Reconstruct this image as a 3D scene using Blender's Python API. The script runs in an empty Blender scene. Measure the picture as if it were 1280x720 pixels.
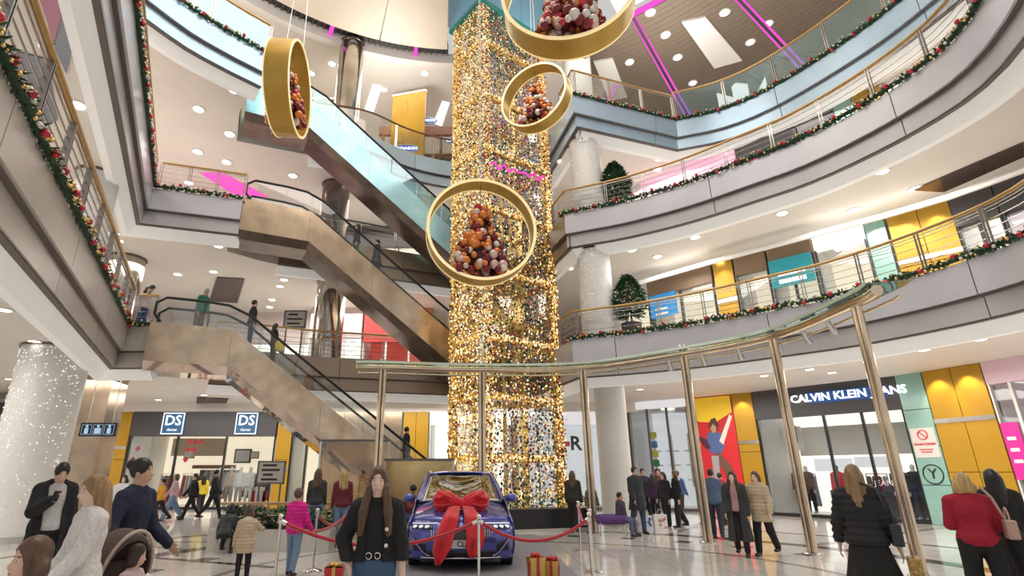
import bpy, bmesh, math, random
import numpy as np
from mathutils import Vector, Matrix
from mathutils.geometry import tessellate_polygon
random.seed(7); rng = np.random.default_rng(7)
SC = bpy.context.scene; COL = SC.collection
# ------------------------------------------------------------------ camera
cam_d = bpy.data.cameras.new('camera'); cam = bpy.data.objects.new('camera', cam_d); COL.objects.link(cam)
cam_d.sensor_width = 36.0; cam_d.lens = 669.0*36/1280; cam_d.shift_x = 50/1280; cam_d.clip_end = 300
cam.location = (0, 0, 1.58); cam.rotation_euler = (math.radians(90+19.1), 0, 0)
SC.camera = cam
# ------------------------------------------------------------------ world, lamps, exposure
SC.view_settings.view_transform = 'Standard'; SC.view_settings.look = 'None'
SC.view_settings.gamma = 1.0; SC.view_settings.use_curve_mapping = False
SC.view_settings.exposure = 0.0
W = bpy.data.worlds.new('hall_light'); SC.world = W; W.use_nodes = True
W.node_tree.nodes['Background'].inputs[0].default_value = (1.0, 0.98, 0.96, 1); W.node_tree.nodes['Background'].inputs[1].default_value = 0.60
SC.cycles.max_bounces = 7; SC.cycles.diffuse_bounces = 3; SC.cycles.glossy_bounces = 3
SC.cycles.transparent_max_bounces = 16; SC.cycles.transmission_bounces = 4
SC.cycles.caustics_reflective = False; SC.cycles.caustics_refractive = False
SC.cycles.sample_clamp_indirect = 6.0
def area_lamp(x, y, z, sx, sy, watts, color=(1, .95, .88)):
    l = bpy.data.lights.new('ceiling_or_fill_lamp', 'AREA'); l.shape = 'RECTANGLE'; l.size = sx; l.size_y = sy
    l.energy = watts; l.color = color; l.use_shadow = True
    o = bpy.data.objects.new('ceiling_or_fill_lamp', l); COL.objects.link(o); o.location = (x, y, z)
    return o
# downlight rows folded into one lamp per bay of the soffits
LAMPS = [
    # ground level bays
    (-13, 10, 4.6, 3, 5, 230), (-13.5, 18.5, 4.6, 4, 4, 230), (-12, 23.5, 4.6, 7, 3, 300), (-4, 24.5, 4.6, 7, 3, 260),
    (8.5, 20.5, 4.6, 4, 4, 260), (12, 15.5, 4.6, 4, 4, 260), (13, 9.5, 4.6, 3, 5, 230),
    # first gallery
    (-12, 9, 8.9, 3, 6, 200), (-13.5, 18.5, 8.9, 4, 4, 240), (-5, 23.5, 8.9, 8, 3, 260), (7, 18, 8.9, 3, 3, 170), (11.5, 13.5, 8.9, 3, 4, 200),
    # second gallery
    (-13, 10, 13.5, 3, 6, 200), (-13, 18, 13.5, 5, 4, 240), (-5, 23.5, 13.5, 8, 3, 220), (7, 20, 13.5, 4, 3, 200), (13, 14.5, 13.5, 3, 4, 180),
    # top ceiling
    (0, 8, 20.1, 12, 12, 1500), (-6, 23, 20.0, 12, 4, 420), (12, 20, 20.0, 5, 5, 330), (-14, 14, 20.0, 5, 8, 300),
]
for a in LAMPS: area_lamp(*a)
# added up-facing fill lamps at the top gallery edge, brightening the ceiling disc
for x, y in ((-8.6, 13.2), (-10.2, 9.0), (3.9, 17.0), (8.4, 18.2), (12.6, 13.6), (-3.8, 19.8)):
    o = area_lamp(x, y, 16.9, 1.2, 1.2, 170); o.rotation_euler = (math.pi, 0, 0)
# ------------------------------------------------------------------ materials
MATS = {}
def mat(name, col=(.8, .8, .8), rough=.5, metal=0.0, emit=None, es=0.0, var=0.0, vscale=6.0, bump=0.0, coat=0.0, sheen=0.0, spec=None, stretch=None):
    if name in MATS: return MATS[name]
    m = bpy.data.materials.new(name); m.use_nodes = True; nt = m.node_tree; b = nt.nodes['Principled BSDF']
    b.inputs['Base Color'].default_value = (*col, 1); b.inputs['Roughness'].default_value = rough; b.inputs['Metallic'].default_value = metal
    if coat: b.inputs['Coat Weight'].default_value = coat; b.inputs['Coat Roughness'].default_value = .05
    if sheen: b.inputs['Sheen Weight'].default_value = sheen
    if spec is not None: b.inputs['Specular IOR Level'].default_value = spec
    if emit is not None:
        b.inputs['Emission Color'].default_value = (*emit, 1); b.inputs['Emission Strength'].default_value = es
    if var or bump:
        tc = nt.nodes.new('ShaderNodeTexCoord'); n = nt.nodes.new('ShaderNodeTexNoise'); n.inputs['Scale'].default_value = vscale; n.inputs['Detail'].default_value = 5
        src = tc.outputs['Object']
        if stretch:
            mp = nt.nodes.new('ShaderNodeMapping'); mp.inputs['Scale'].default_value = stretch; nt.links.new(src, mp.inputs[0]); src = mp.outputs[0]
        nt.links.new(src, n.inputs['Vector'])
        if var:
            r = nt.nodes.new('ShaderNodeValToRGB'); e = r.color_ramp.elements
            e[0].position = .3; e[1].position = .72
            e[0].color = (*[max(0, c*(1-var)) for c in col], 1); e[1].color = (*[min(1, c*(1+var)) for c in col], 1)
            nt.links.new(n.outputs['Fac'], r.inputs[0]); nt.links.new(r.outputs[0], b.inputs['Base Color'])
        if bump:
            bp = nt.nodes.new('ShaderNodeBump'); bp.inputs['Strength'].default_value = bump; bp.inputs['Distance'].default_value = .02
            nt.links.new(n.outputs['Fac'], bp.inputs['Height']); nt.links.new(bp.outputs[0], b.inputs['Normal'])
    MATS[name] = m; return m
def glass(name, tint=(.85, .93, .95), refl=.12, rough=.02):
    if name in MATS: return MATS[name]
    m = bpy.data.materials.new(name); m.use_nodes = True; nt = m.node_tree; nt.nodes.clear()
    o = nt.nodes.new('ShaderNodeOutputMaterial'); t = nt.nodes.new('ShaderNodeBsdfTransparent'); g = nt.nodes.new('ShaderNodeBsdfGlossy'); mx = nt.nodes.new('ShaderNodeMixShader')
    t.inputs[0].default_value = (*tint, 1); g.inputs['Roughness'].default_value = rough
    lw = nt.nodes.new('ShaderNodeLayerWeight'); lw.inputs[0].default_value = .25
    ma = nt.nodes.new('ShaderNodeMath'); ma.operation = 'MULTIPLY_ADD'; ma.inputs[1].default_value = .5; ma.inputs[2].default_value = refl; ma.use_clamp = True
    nt.links.new(lw.outputs['Fresnel'], ma.inputs[0]); nt.links.new(ma.outputs[0], mx.inputs[0])
    nt.links.new(t.outputs[0], mx.inputs[1]); nt.links.new(g.outputs[0], mx.inputs[2]); nt.links.new(mx.outputs[0], o.inputs[0])
    MATS[name] = m; return m
def glow(name, col, es, sample=True):
    if name in MATS: return MATS[name]
    m = bpy.data.materials.new(name); m.use_nodes = True; nt = m.node_tree; nt.nodes.clear()
    o = nt.nodes.new('ShaderNodeOutputMaterial'); e = nt.nodes.new('ShaderNodeEmission')
    e.inputs[0].default_value = (*col, 1); e.inputs[1].default_value = es; nt.links.new(e.outputs[0], o.inputs[0])
    if not sample: m.cycles.emission_sampling = 'NONE'
    MATS[name] = m; return m
# ------------------------------------------------------------------ mesh builder
class MB:
    def __init__(s): s.v = []; s.f = []; s.m = []
    def add(s, vs, fs, mi=0):
        o = len(s.v); s.v.extend([tuple(map(float, p)) for p in vs]); s.f.extend([tuple(i+o for i in f) for f in fs]); s.m.extend([mi]*len(fs)); return s
    def box(s, c, d, rz=0.0, mi=0, M=None):
        x, y, z = d[0]/2, d[1]/2, d[2]/2
        vs = [Vector((sx*x, sy*y, sz*z)) for sz in (-1, 1) for sy in (-1, 1) for sx in (-1, 1)]
        R = M if M is not None else Matrix.Rotation(rz, 3, 'Z')
        c = Vector(c); vs = [R @ p + c for p in vs]
        return s.add(vs, [(0, 2, 3, 1), (4, 5, 7, 6), (0, 1, 5, 4), (2, 6, 7, 3), (0, 4, 6, 2), (1, 3, 7, 5)], mi)
    def bar(s, a, b, w, h, mi=0, up=(0, 0, 1)):          # rectangular bar from a to b
        a = Vector(a); b = Vector(b); d = (b-a); L = d.length
        if L < 1e-6: return s
        d.normalize(); u = Vector(up)
        if abs(d.dot(u)) > .99: u = Vector((0, 1, 0))
        sd = d.cross(u).normalized(); u2 = sd.cross(d)
        R = Matrix((sd, d, u2)).transposed()
        return s.box((a+b)/2, (w, L, h), M=R, mi=mi)
    def tube(s, pts, r, n=8, mi=0, closed=False, caps=True):
        pts = [Vector(p) for p in pts]; k = len(pts); rs = r if hasattr(r, '__len__') else [r]*k
        vs = []; up = Vector((0, 0, 1)); prev = None
        for i, p in enumerate(pts):
            if closed: d = pts[(i+1) % k]-pts[i-1]
            else: d = pts[min(i+1, k-1)]-pts[max(i-1, 0)]
            if d.length < 1e-9: d = Vector((0, 0, 1))
            d.normalize()
            if prev is None:
                a = d.cross(up)
                if a.length < 1e-3: a = d.cross(Vector((0, 1, 0)))
            else: a = prev-d*prev.dot(d)
            a.normalize(); prev = a; b = d.cross(a)
            for j in range(n):
                t = 2*math.pi*j/n; vs.append(p+(a*math.cos(t)+b*math.sin(t))*rs[i])
        fs = []
        for i in range(k if closed else k-1):
            i2 = (i+1) % k
            for j in range(n):
                j2 = (j+1) % n; fs.append((i*n+j, i*n+j2, i2*n+j2, i2*n+j))
        if caps and not closed: fs += [tuple(range(n-1, -1, -1)), tuple((k-1)*n+j for j in range(n))]
        return s.add(vs, fs, mi)
    def cyl(s, a, b, r, n=16, mi=0, r2=None, caps=True): return s.tube([a, b], [r, r if r2 is None else r2], n, mi, caps=caps)
    def sphere(s, c, r, nu=12, nv=8, mi=0, sc=(1, 1, 1), M=None):
        c = Vector(c); vs = [Vector((0, 0, 1))]
        for i in range(1, nv):
            t = math.pi*i/nv
            for j in range(nu):
                p = 2*math.pi*j/nu; vs.append(Vector((math.sin(t)*math.cos(p), math.sin(t)*math.sin(p), math.cos(t))))
        vs.append(Vector((0, 0, -1)))
        vs = [Vector((p.x*sc[0]*r, p.y*sc[1]*r, p.z*sc[2]*r)) for p in vs]
        if M is not None: vs = [M @ p for p in vs]
        vs = [p+c for p in vs]; fs = [(0, 1+j, 1+(j+1) % nu) for j in range(nu)]
        for i in range(nv-2):
            for j in range(nu):
                a = 1+i*nu; j2 = (j+1) % nu; fs.append((a+j, a+nu+j, a+nu+j2, a+j2))
        l = len(vs)-1; a = 1+(nv-2)*nu; fs += [(l, a+(j+1) % nu, a+j) for j in range(nu)]
        return s.add(vs, fs, mi)
    def lathe(s, prof, c=(0, 0, 0), n=24, mi=0):
        vs = []; c = Vector(c)
        for r, z in prof:
            for j in range(n):
                t = 2*math.pi*j/n; vs.append(c+Vector((r*math.cos(t), r*math.sin(t), z)))
        fs = []
        for i in range(len(prof)-1):
            for j in range(n):
                j2 = (j+1) % n; fs.append((i*n+j, i*n+j2, (i+1)*n+j2, (i+1)*n+j))
        if prof[0][0] > 1e-4: fs.append(tuple(range(n-1, -1, -1)))
        if prof[-1][0] > 1e-4: fs.append(tuple((len(prof)-1)*n+j for j in range(n)))
        return s.add(vs, fs, mi)
    def grid(s, fn, nu, nv, mi=0, flip=False):
        vs = [fn(i/nu, j/nv) for i in range(nu+1) for j in range(nv+1)]; fs = []
        for i in range(nu):
            for j in range(nv):
                a = i*(nv+1)+j; q = (a, a+nv+1, a+nv+2, a+1); fs.append(q[::-1] if flip else q)
        return s.add(vs, fs, mi)
    def prism(s, poly, z0, z1, mi=0):                    # polygon in plan, extruded
        n = len(poly); tri = tessellate_polygon([[Vector((p[0], p[1], 0)) for p in poly]])
        ar = sum(poly[i][0]*poly[(i+1) % n][1]-poly[(i+1) % n][0]*poly[i][1] for i in range(n))
        vs = [(p[0], p[1], z0) for p in poly]+[(p[0], p[1], z1) for p in poly]; fs = []
        for t in tri:
            a, b, c = [poly[i] for i in t]; cr = (b[0]-a[0])*(c[1]-a[1])-(b[1]-a[1])*(c[0]-a[0])
            t = t if cr > 0 else t[::-1]
            fs.append(tuple(t[::-1])); fs.append(tuple(i+n for i in t))
        for i in range(n):
            j = (i+1) % n; q = (i, j, j+n, i+n); fs.append(q if ar > 0 else q[::-1])
        return s.add(vs, fs, mi)
    def sweep(s, path, nrm, prof, mi=0, caps=True):      # prof: closed list of (offset along plan normal, z)
        k = len(prof); vs = []
        for p, n in zip(path, nrm):
            for o, z in prof: vs.append((p[0]+n[0]*o, p[1]+n[1]*o, z))
        fs = []
        for i in range(len(path)-1):
            for j in range(k):
                j2 = (j+1) % k; fs.append((i*k+j, i*k+j2, (i+1)*k+j2, (i+1)*k+j))
        if caps: fs += [tuple(range(k-1, -1, -1)), tuple((len(path)-1)*k+j for j in range(k))]
        return s.add(vs, fs, mi)
    def mesh(s, name, mats, smooth=None, off=None):
        me = bpy.data.meshes.new(name)
        vs = s.v if off is None else [(p[0]-off[0], p[1]-off[1], p[2]-off[2]) for p in s.v]
        me.from_pydata(vs, [], s.f)
        for m in (mats if isinstance(mats, (list, tuple)) else [mats]): me.materials.append(m)
        if max(s.m, default=0) > 0: me.polygons.foreach_set('material_index', s.m)
        if smooth is not None:
            me.polygons.foreach_set('use_smooth', [True]*len(me.polygons))
            if smooth < 179: me.set_sharp_from_angle(angle=math.radians(smooth))
        me.update(); return me
    def build(s, name, mats, parent=None, smooth=None, world=True, **tags):
        off = None
        if parent is not None and world: off = WLOC.get(parent.name, Vector((0, 0, 0)))
        elif parent is None and world and s.v:
            xs, ys, zs = zip(*s.v); off = Vector(((min(xs)+max(xs))/2, (min(ys)+max(ys))/2, min(zs)))
        me = s.mesh(name, mats, smooth, off)
        o = bpy.data.objects.new(name, me); COL.objects.link(o)
        if parent is not None: o.parent = parent; WLOC[o.name] = off if off is not None else Vector((0, 0, 0))
        elif off is not None: o.location = off; WLOC[o.name] = off
        for k, val in tags.items(): o[k] = val
        return o
WLOC = {}
def thing(name, label, cat, loc=(0, 0, 0), rz=0.0, group=None):
    o = bpy.data.objects.new(name, None); COL.objects.link(o); o.location = loc; o.rotation_euler = (0, 0, rz); o.empty_display_size = .1
    o['label'] = label; o['category'] = cat
    if group: o['group'] = group
    WLOC[o.name] = Vector(loc); return o
def struct(name, loc=(0, 0, 0)):
    o = bpy.data.objects.new(name, None); COL.objects.link(o); o.location = loc; o['kind'] = 'structure'; WLOC[o.name] = Vector(loc); return o
def tag(o, label, cat, group=None):
    o['label'] = label; o['category'] = cat
    if group: o['group'] = group
    return o
def inst(name, me, loc, parent=None, rot=(0, 0, 0), scale=(1, 1, 1)):
    o = bpy.data.objects.new(name, me); COL.objects.link(o)
    off = WLOC.get(parent.name, Vector((0, 0, 0))) if parent else Vector((0, 0, 0))
    o.location = Vector(loc)-off; o.rotation_euler = rot; o.scale = scale if hasattr(scale, '__len__') else (scale,)*3
    if parent: o.parent = parent
    return o
def text(name, s, size, loc, rot, m, parent=None, depth=.01, align='CENTER', sx=1.0, bold=0.0):
    c = bpy.data.curves.new(name, 'FONT'); c.body = s; c.size = size; c.extrude = depth; c.align_x = align; c.align_y = 'CENTER'; c.offset = bold; c.resolution_u = 2
    t = bpy.data.objects.new(name+'_curve', c); COL.objects.link(t); me = bpy.data.meshes.new_from_object(t); bpy.data.objects.remove(t); bpy.data.curves.remove(c)
    me.name = name; me.materials.clear(); me.materials.append(m)
    o = bpy.data.objects.new(name, me); COL.objects.link(o)
    off = WLOC.get(parent.name, Vector((0, 0, 0))) if parent else Vector((0, 0, 0))
    o.location = Vector(loc)-off; o.rotation_euler = rot; o.scale = (sx, 1, 1)
    if parent: o.parent = parent
    return o
# ---- path tools (plan polylines)
def smooth_path(pts, step=.5, sharp=()):
    """Catmull-Rom through pts; indices in sharp stay corners."""
    out = []; n = len(pts); P = [Vector((p[0], p[1])) for p in pts]
    for i in range(n-1):
        a, b = P[i], P[i+1]; p0 = P[i-1] if i > 0 and i not in sharp else a-(b-a); p3 = P[i+2] if i+2 < n and (i+1) not in sharp else b+(b-a)
        k = max(1, int((b-a).length/step))
        for j in range(k):
            t = j/k; out.append(.5*((2*a)+(b-p0)*t+(2*p0-5*a+4*b-p3)*t*t+(3*a-p0-3*b+p3)*t**3))
    out.append(P[-1]); return out
def normals(path):                                       # left-hand mitred normals
    out = []; n = len(path)
    for i in range(n):
        ds = []
        if i > 0: ds.append((path[i]-path[i-1]).normalized())
        if i < n-1: ds.append((path[i+1]-path[i]).normalized())
        ns = [Vector((-d.y, d.x)) for d in ds]; m = ns[0] if len(ns) == 1 else (ns[0]+ns[1])
        if m.length < .2: m = ns[0]
        m = m.normalized(); c = max(.45, m.dot(ns[0])); out.append(m/c)
    return out
def arclen(path):
    s = [0.0]
    for a, b in zip(path, path[1:]): s.append(s[-1]+(b-a).length)
    return s
def at_len(path, S, q):
    q = max(0, min(S[-1], q))
    for i in range(len(path)-1):
        if q <= S[i+1]+1e-9:
            t = (q-S[i])/max(1e-9, S[i+1]-S[i]); d = (path[i+1]-path[i]).normalized(); return path[i].lerp(path[i+1], t), d
    return path[-1], (path[-1]-path[-2]).normalized()
def cut_path(path, S, a, b):
    p = [at_len(path, S, a)[0]]
    for q, s_ in zip(path, S):
        if a+.02 < s_ < b-.02: p.append(q)
    p.append(at_len(path, S, b)[0]); return p
# ---- picture-to-place calibration, used once to read positions off the plan heights
_T = math.radians(19.1)
def ray(u, v):
    x = (u-590)/669; y = -(v-360)/669
    return Vector((x, math.cos(_T)-y*math.sin(_T), math.sin(_T)+y*math.cos(_T)))
def at_z(u, v, z): d = ray(u, v); return d*((z-1.58)/d.z)+Vector((0, 0, 1.58))
def at_y(u, v, y): d = ray(u, v); return d*(y/d.y)+Vector((0, 0, 1.58))
# ================================================================== SETTING
CREAM = mat('cream_plaster', (.84, .79, .735), .55, var=.03, vscale=.6)
WHITE = mat('white_plaster', (.86, .85, .83), .5)
FASCIA = mat('grey_fascia_panel', (.66, .66, .72), .3, metal=.25, var=.05, vscale=1.2)
FASCIA2 = mat('grey_fascia_lower', (.58, .57, .60), .3, metal=.3, var=.06, vscale=1.0)
FASCIA_B = mat('blue_fascia_panel', (.46, .62, .76), .25, metal=.25, var=.08, vscale=.8)
FASCIA_W = mat('warm_light_fascia_panel', (.62, .575, .53), .3, metal=.25, var=.06, vscale=1.0); FASCIA_BR = mat('brown_fascia_panel', (.36, .28, .21), .3, metal=.4, var=.1, vscale=1.0)  # FASCIA_W: grey panel with the warmer light of its side painted in
JOINT = mat('dark_joint', (.06, .055, .05), .7); GAPM = mat('shadow_gap', (.16, .135, .12), .6)
STEEL = mat('brushed_steel', (.62, .6, .57), .22, metal=1.0, var=.06, vscale=12, stretch=(1, 1, .1))
CHROME = mat('polished_chrome', (.78, .77, .75), .08, metal=1.0)
DARKST = mat('dark_steel', (.16, .15, .15), .35, metal=.8)
BRASS = mat('golden_handrail', (.60, .38, .15), .28, metal=.55, var=.1, vscale=9)
GOLD = mat('gold_panel', (.52, .30, .035), .35, metal=.35, var=.12, vscale=1.5)
YELLOW = mat('yellow_panel', (.50, .275, .018), .38, metal=.1, var=.05, vscale=1.2)
TEAL = mat('teal_glass_panel', (.30, .52, .46), .15, var=.08, vscale=1.5)
BLACK = mat('black_panel', (.018, .018, .02), .35)
CHAR = mat('charcoal_panel', (.075, .07, .075), .4)
MAGENTA = mat('magenta_panel', (.80, .03, .36), .35)
BRONZE = mat('bronze_cladding', (.60, .47, .34), .2, metal=.9, var=.22, vscale=1.6)  # warm cloudy reflections put into the saturated, mottled bronze tone
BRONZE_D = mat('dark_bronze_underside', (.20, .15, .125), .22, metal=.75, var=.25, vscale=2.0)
PALE = glass('clear_glass', (.95, .97, .97), .05)
BLUEGL = glass('blue_tinted_glass', (.60, .85, .93), .16)
DARKGL = glass('smoked_glass', (.35, .38, .42), .2)
LENS = glow('downlight_lens', (1, .97, .9), 9.0)
LITWALL = mat('lit_shop_wall', (.9, .87, .82), .6, emit=(1, .95, .87), es=1.0)  # shop lighting put into these wall materials as emission
LITWARM = mat('lit_warm_wall', (.88, .78, .62), .6, emit=(1, .86, .66), es=.8)
LITPINK = mat('lit_pink_wall', (.85, .55, .68), .6, emit=(1, .55, .75), es=.4)
LITGREY = mat('lit_grey_wall', (.62, .63, .66), .6, emit=(.95, .96, 1), es=.5)
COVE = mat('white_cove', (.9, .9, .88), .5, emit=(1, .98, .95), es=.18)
WOOD = mat('brown_ceiling_board', (.20, .155, .115), .5, var=.18, vscale=4, stretch=(1, 8, 1))
LED = glow('magenta_light_line', (.85, .10, .62), 1.1)
TAN = mat('tan_ceiling_panel', (.80, .71, .59), .55, var=.04, vscale=.5)
# ---- floor
def floor_material():
    m = bpy.data.materials.new('polished_stone_floor'); m.use_nodes = True; nt = m.node_tree; b = nt.nodes['Principled BSDF']
    tc = nt.nodes.new('ShaderNodeTexCoord'); br = nt.nodes.new('ShaderNodeTexBrick'); br.offset = 0; br.inputs['Scale'].default_value = 1.0
    br.inputs['Brick Width'].default_value = .8; br.inputs['Row Height'].default_value = .8; br.inputs['Mortar Size'].default_value = .006
    br.inputs['Color1'].default_value = (.80, .76, .71, 1); br.inputs['Color2'].default_value = (.86, .82, .77, 1); br.inputs['Mortar'].default_value = (.45, .41, .37, 1)
    n = nt.nodes.new('ShaderNodeTexNoise'); n.inputs['Scale'].default_value = 3; n.inputs['Detail'].default_value = 8
    mx = nt.nodes.new('ShaderNodeMixRGB'); mx.blend_type = 'MULTIPLY'; mx.inputs[0].default_value = .25
    nt.links.new(tc.outputs['Object'], br.inputs['Vector']); nt.links.new(tc.outputs['Object'], n.inputs['Vector'])
    nt.links.new(br.outputs['Color'], mx.inputs[1]); nt.links.new(n.outputs['Fac'], mx.inputs[2]); nt.links.new(mx.outputs[0], b.inputs['Base Color'])
    b.inputs['Roughness'].default_value = .09; b.inputs['Specular IOR Level'].default_value = .8
    return m
FLOORM = floor_material()
fl = MB().box((-2, 16, -.1), (48, 46, .2)).build('floor', FLOORM, kind='structure')
BAND = mat('dark_stone_band', (.085, .075, .07), .12)
GREYST = mat('grey_stone_band', (.36, .335, .31), .1)
def arc_band(cx, cy, r, w, a0, a1, m, z=.004, n=60):
    mb = MB(); p = []
    for i in range(n+1):
        a = math.radians(a0+(a1-a0)*i/n); p.append((a, ))
    def fn(u, v):
        a = math.radians(a0+(a1-a0)*u); r_ = r+(v-.5)*w; return (cx+r_*math.cos(a), cy+r_*math.sin(a), z)
    mb.grid(fn, n, 1, flip=False); o = mb.build('stone_band', m, parent=fl); return o
arc_band(1, 9.2, 8.0, .42, -20, 200, BAND); arc_band(1, 9.2, 10.6, .16, -20, 200, BAND); arc_band(1, 9.2, 5.2, .14, -30, 210, GREYST)
for a in range(-15, 200, 24):
    t = math.radians(a); d = Vector((math.cos(t), math.sin(t), 0)); c = Vector((1, 9.2, .003))
    MB().bar(c+d*8.3, c+d*17, .22, .004).build('stone_band', GREYST if a % 48 else BAND, parent=fl)
for a in range(-9, 190, 12):
    t = math.radians(a); MB().box((1+6.6*math.cos(t), 9.2+6.6*math.sin(t), .003), (.34, .34, .006), t).build('floor_inset', BAND, parent=fl)
for yy in (6.3, 8.2): MB().bar((3.0, yy, .003), (12, yy+1.6, .003), .14, .004).build('stone_band', BAND, parent=fl)
for k in range(4): MB().bar((-12+k*2.2, 12+k*1.2, .003), (-3.5, 7.2+k*3.4, .003), .16, .004).build('stone_band', BAND if k % 2 else GREYST, parent=fl)
# ---- gallery slabs
Z1, Z2, Z3, ZC = 5.75, 10.4, 15.05, 20.5
R12 = [(3.35, 17.5), (4.3, 17.05), (5.3, 16.55), (6.9, 15.4), (8.3, 14.0), (9.25, 12.95), (10.0, 11.5), (10.4, 10.2), (10.45, 9.2), (10.1, 8.0), (9.2, 6.2)]
E1P = [(-3.6, 1.6), (-5.24, 4.9), (-7.93, 10.5), (-10.45, 15.75), (-9.72, 15.72), (-10.5, 17.4), (-9.2, 18.7), (-7.6, 19.3), (-5.8, 20.15), (-2.8, 21.0), (.6, 21.9), (2.4, 21.7)]+R12
E1S = (0, 3, 4, 5, 11, 12)
E2P = [(-3.6, 2.0), (-6.7, 8.1), (-10.47, 15.55), (-7.85, 16.35), (-8.6, 17.9), (-7.4, 19.0), (-5.1, 19.9), (-2.0, 21.3), (.6, 22.2), (2.4, 21.7)]+R12
E2S = (0, 2, 3, 4, 9, 10)
E3P = [(-10.8, 6.0), (-10.2, 9.4), (-8.91, 12.39), (-8.01, 13.63), (-6.97, 14.68), (-8.15, 16.25), (-8.85, 17.75), (-6.6, 18.6), (-4.5, 19.2), (-2.8, 20.5), (-1.0, 21.3), (1.8, 21.8), (3.1, 20.6), (3.8, 16.75), (8.27, 18.3), (9.78, 17.68), (11.06, 16.5), (12.33, 14.3), (13.0, 12.4), (13.3, 10.0), (12.9, 7.5)]
E3S = (0, 4, 5, 6, 12, 13, 14)
OUT = [(17.5, 4.5), (19, 20), (13.5, 33), (-22, 33), (-22, 1.6)]
EDGES = {}
LOWER = {}
def gallery(idx, pts, sharp, zt, zs, fas, skip):
    path = smooth_path(pts, .45, sharp); nr = normals(path); S = arclen(path); EDGES[idx] = (path, nr, S)
    root = struct('gallery_slab')
    in_ = [(p.x+n.x*.25, p.y+n.y*.25) for p, n in zip(path, nr)]
    MB().prism(in_+OUT, zs, zt).build('slab', CREAM, parent=root, kind='structure')
    sl = []
    for c in skip: t = Vector(pts[c]); sl.append(S[min(range(len(path)), key=lambda i: (path[i]-t).length)])
    runs = [(0, sl[0]), (sl[1], S[-1])]; pieces = []
    for a, b in runs:
        k = max(1, round((b-a)/4.6)); pieces += [(a+(b-a)*i/k, a+(b-a)*(i+1)/k) for i in range(k)]
    for a, b in pieces:
        pp = cut_path(path, S, a+.012, b-.012); nn = normals(pp); mp = at_len(path, S, (a+b)/2)[0]
        f1, f2 = (fas, FASCIA2 if idx < 3 else FASCIA_B)
        if idx < 3 and mp.y > 18.2 and mp.x < 3: f1 = f2 = FASCIA_BR
        elif idx == 1 and mp.x < 0: f1, f2 = FASCIA_W, FASCIA_W
        MB().sweep(pp, nn, [(0, zt+.04), (.35, zt+.04), (.35, zt-.70), (0, zt-.70)]).build('upper_fascia_panel', f1, parent=root, smooth=30)
        MB().sweep(pp, nn, [(.14, zt-.73), (.45, zt-.73), (.45, zt-1.18), (.14, zt-1.18)]).build('lower_fascia_panel', f2, parent=root, smooth=30)
    for a, b in runs:
      pp = cut_path(path, S, a, b); nn = normals(pp)
      MB().sweep(pp, nn, [(.06, zt-.695), (.4, zt-.695), (.4, zt-.735), (.06, zt-.735)]).build('shadow_gap', GAPM, parent=root)
      MB().sweep(pp, nn, [(.18, zt-1.18), (.5, zt-1.18), (.5, zt-1.21), (.18, zt-1.21)]).build('shadow_gap', GAPM, parent=root)
      MB().sweep(pp, nn, [(.3, zt-1.21), (.7, zt-1.21), (.7, zt-1.48), (.52, zt-1.48)]).build('cove_moulding', COVE, parent=root, smooth=30)
    return root
gallery(1, E1P, E1S, Z1, 4.85, FASCIA, (4, 6))
gallery(2, E2P, E2S, Z2, 9.2, FASCIA, (3, 5))
gallery(3, E3P, E3S, Z3, 13.85, FASCIA_B, (4, 7))
# ---- top ceiling: central disc, louvre ring, cream and brown sectors
CC = (-.5, 8.0)
def ring_sector(r0, r1, a0, a1, z0, z1, n=40):
    pts = [(CC[0]+r0*math.cos(math.radians(a0+(a1-a0)*i/n)), CC[1]+r0*math.sin(math.radians(a0+(a1-a0)*i/n))) for i in range(n+1)]
    pts += [(CC[0]+r1*math.cos(math.radians(a1+(a0-a1)*i/n)), CC[1]+r1*math.sin(math.radians(a1+(a0-a1)*i/n))) for i in range(n+1)]
    return MB().prism(pts, z0, z1, 0)
ceil = struct('ceiling')
for a0, a1, r1 in ((-12, 18, 12.1), (18, 48, 12.1), (48, 56, 12.1), (56, 78, 8.6), (78, 93, 8.6), (93, 108, 12.1))+tuple((108+30*k, 138+30*k, 12.1) for k in range(8)):
    ring_sector(.3, r1, a0+.12, a1-.12, 20.38, 20.55, 14).build('disc_panel', TAN, parent=ceil)
ring_sector(12.0, 13.2, 93, 359.99, 20.75, 20.8, 90).build('louvre_backing', JOINT, parent=ceil)
ring_sector(8.0, 14, 50, 98, 23.6, 23.8, 20).build('lift_head_ceiling', CREAM, parent=ceil)
lv = MB()
for k in range(220):
    a = math.radians(93+k*1.2); d = Vector((math.cos(a), math.sin(a), 0)); c = Vector((CC[0], CC[1], 20.68)); lv.bar(c+d*12.15, c+d*12.75, .05, .1)
lv.build('louvre_blades', CHAR, parent=ceil, kind='stuff')
ring_sector(12.8, 30, 67, 330, 20.5, 20.75, 80).build('cream_ceiling', CREAM, parent=ceil)
ring_sector(12.78, 13.15, 67, 250, 20.2, 20.75, 60).build('bulkhead', CREAM, parent=ceil)
ring_sector(12.8, 30, -30, 67, 20.56, 20.75, 60).build('brown_ceiling', JOINT, parent=ceil)
for k in range(46):                                       # brown boards, concentric strips
    r0 = 12.85+k*.3
    for a0, a1 in ((-6, 22.6), (23.4, 38.1), (38.9, 53.3), (54.1, 66.9)):
        if r0 < 26: ring_sector(r0, r0+.285, a0, a1, 20.5, 20.56, 10).build('ceiling_board', WOOD, parent=ceil)
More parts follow.
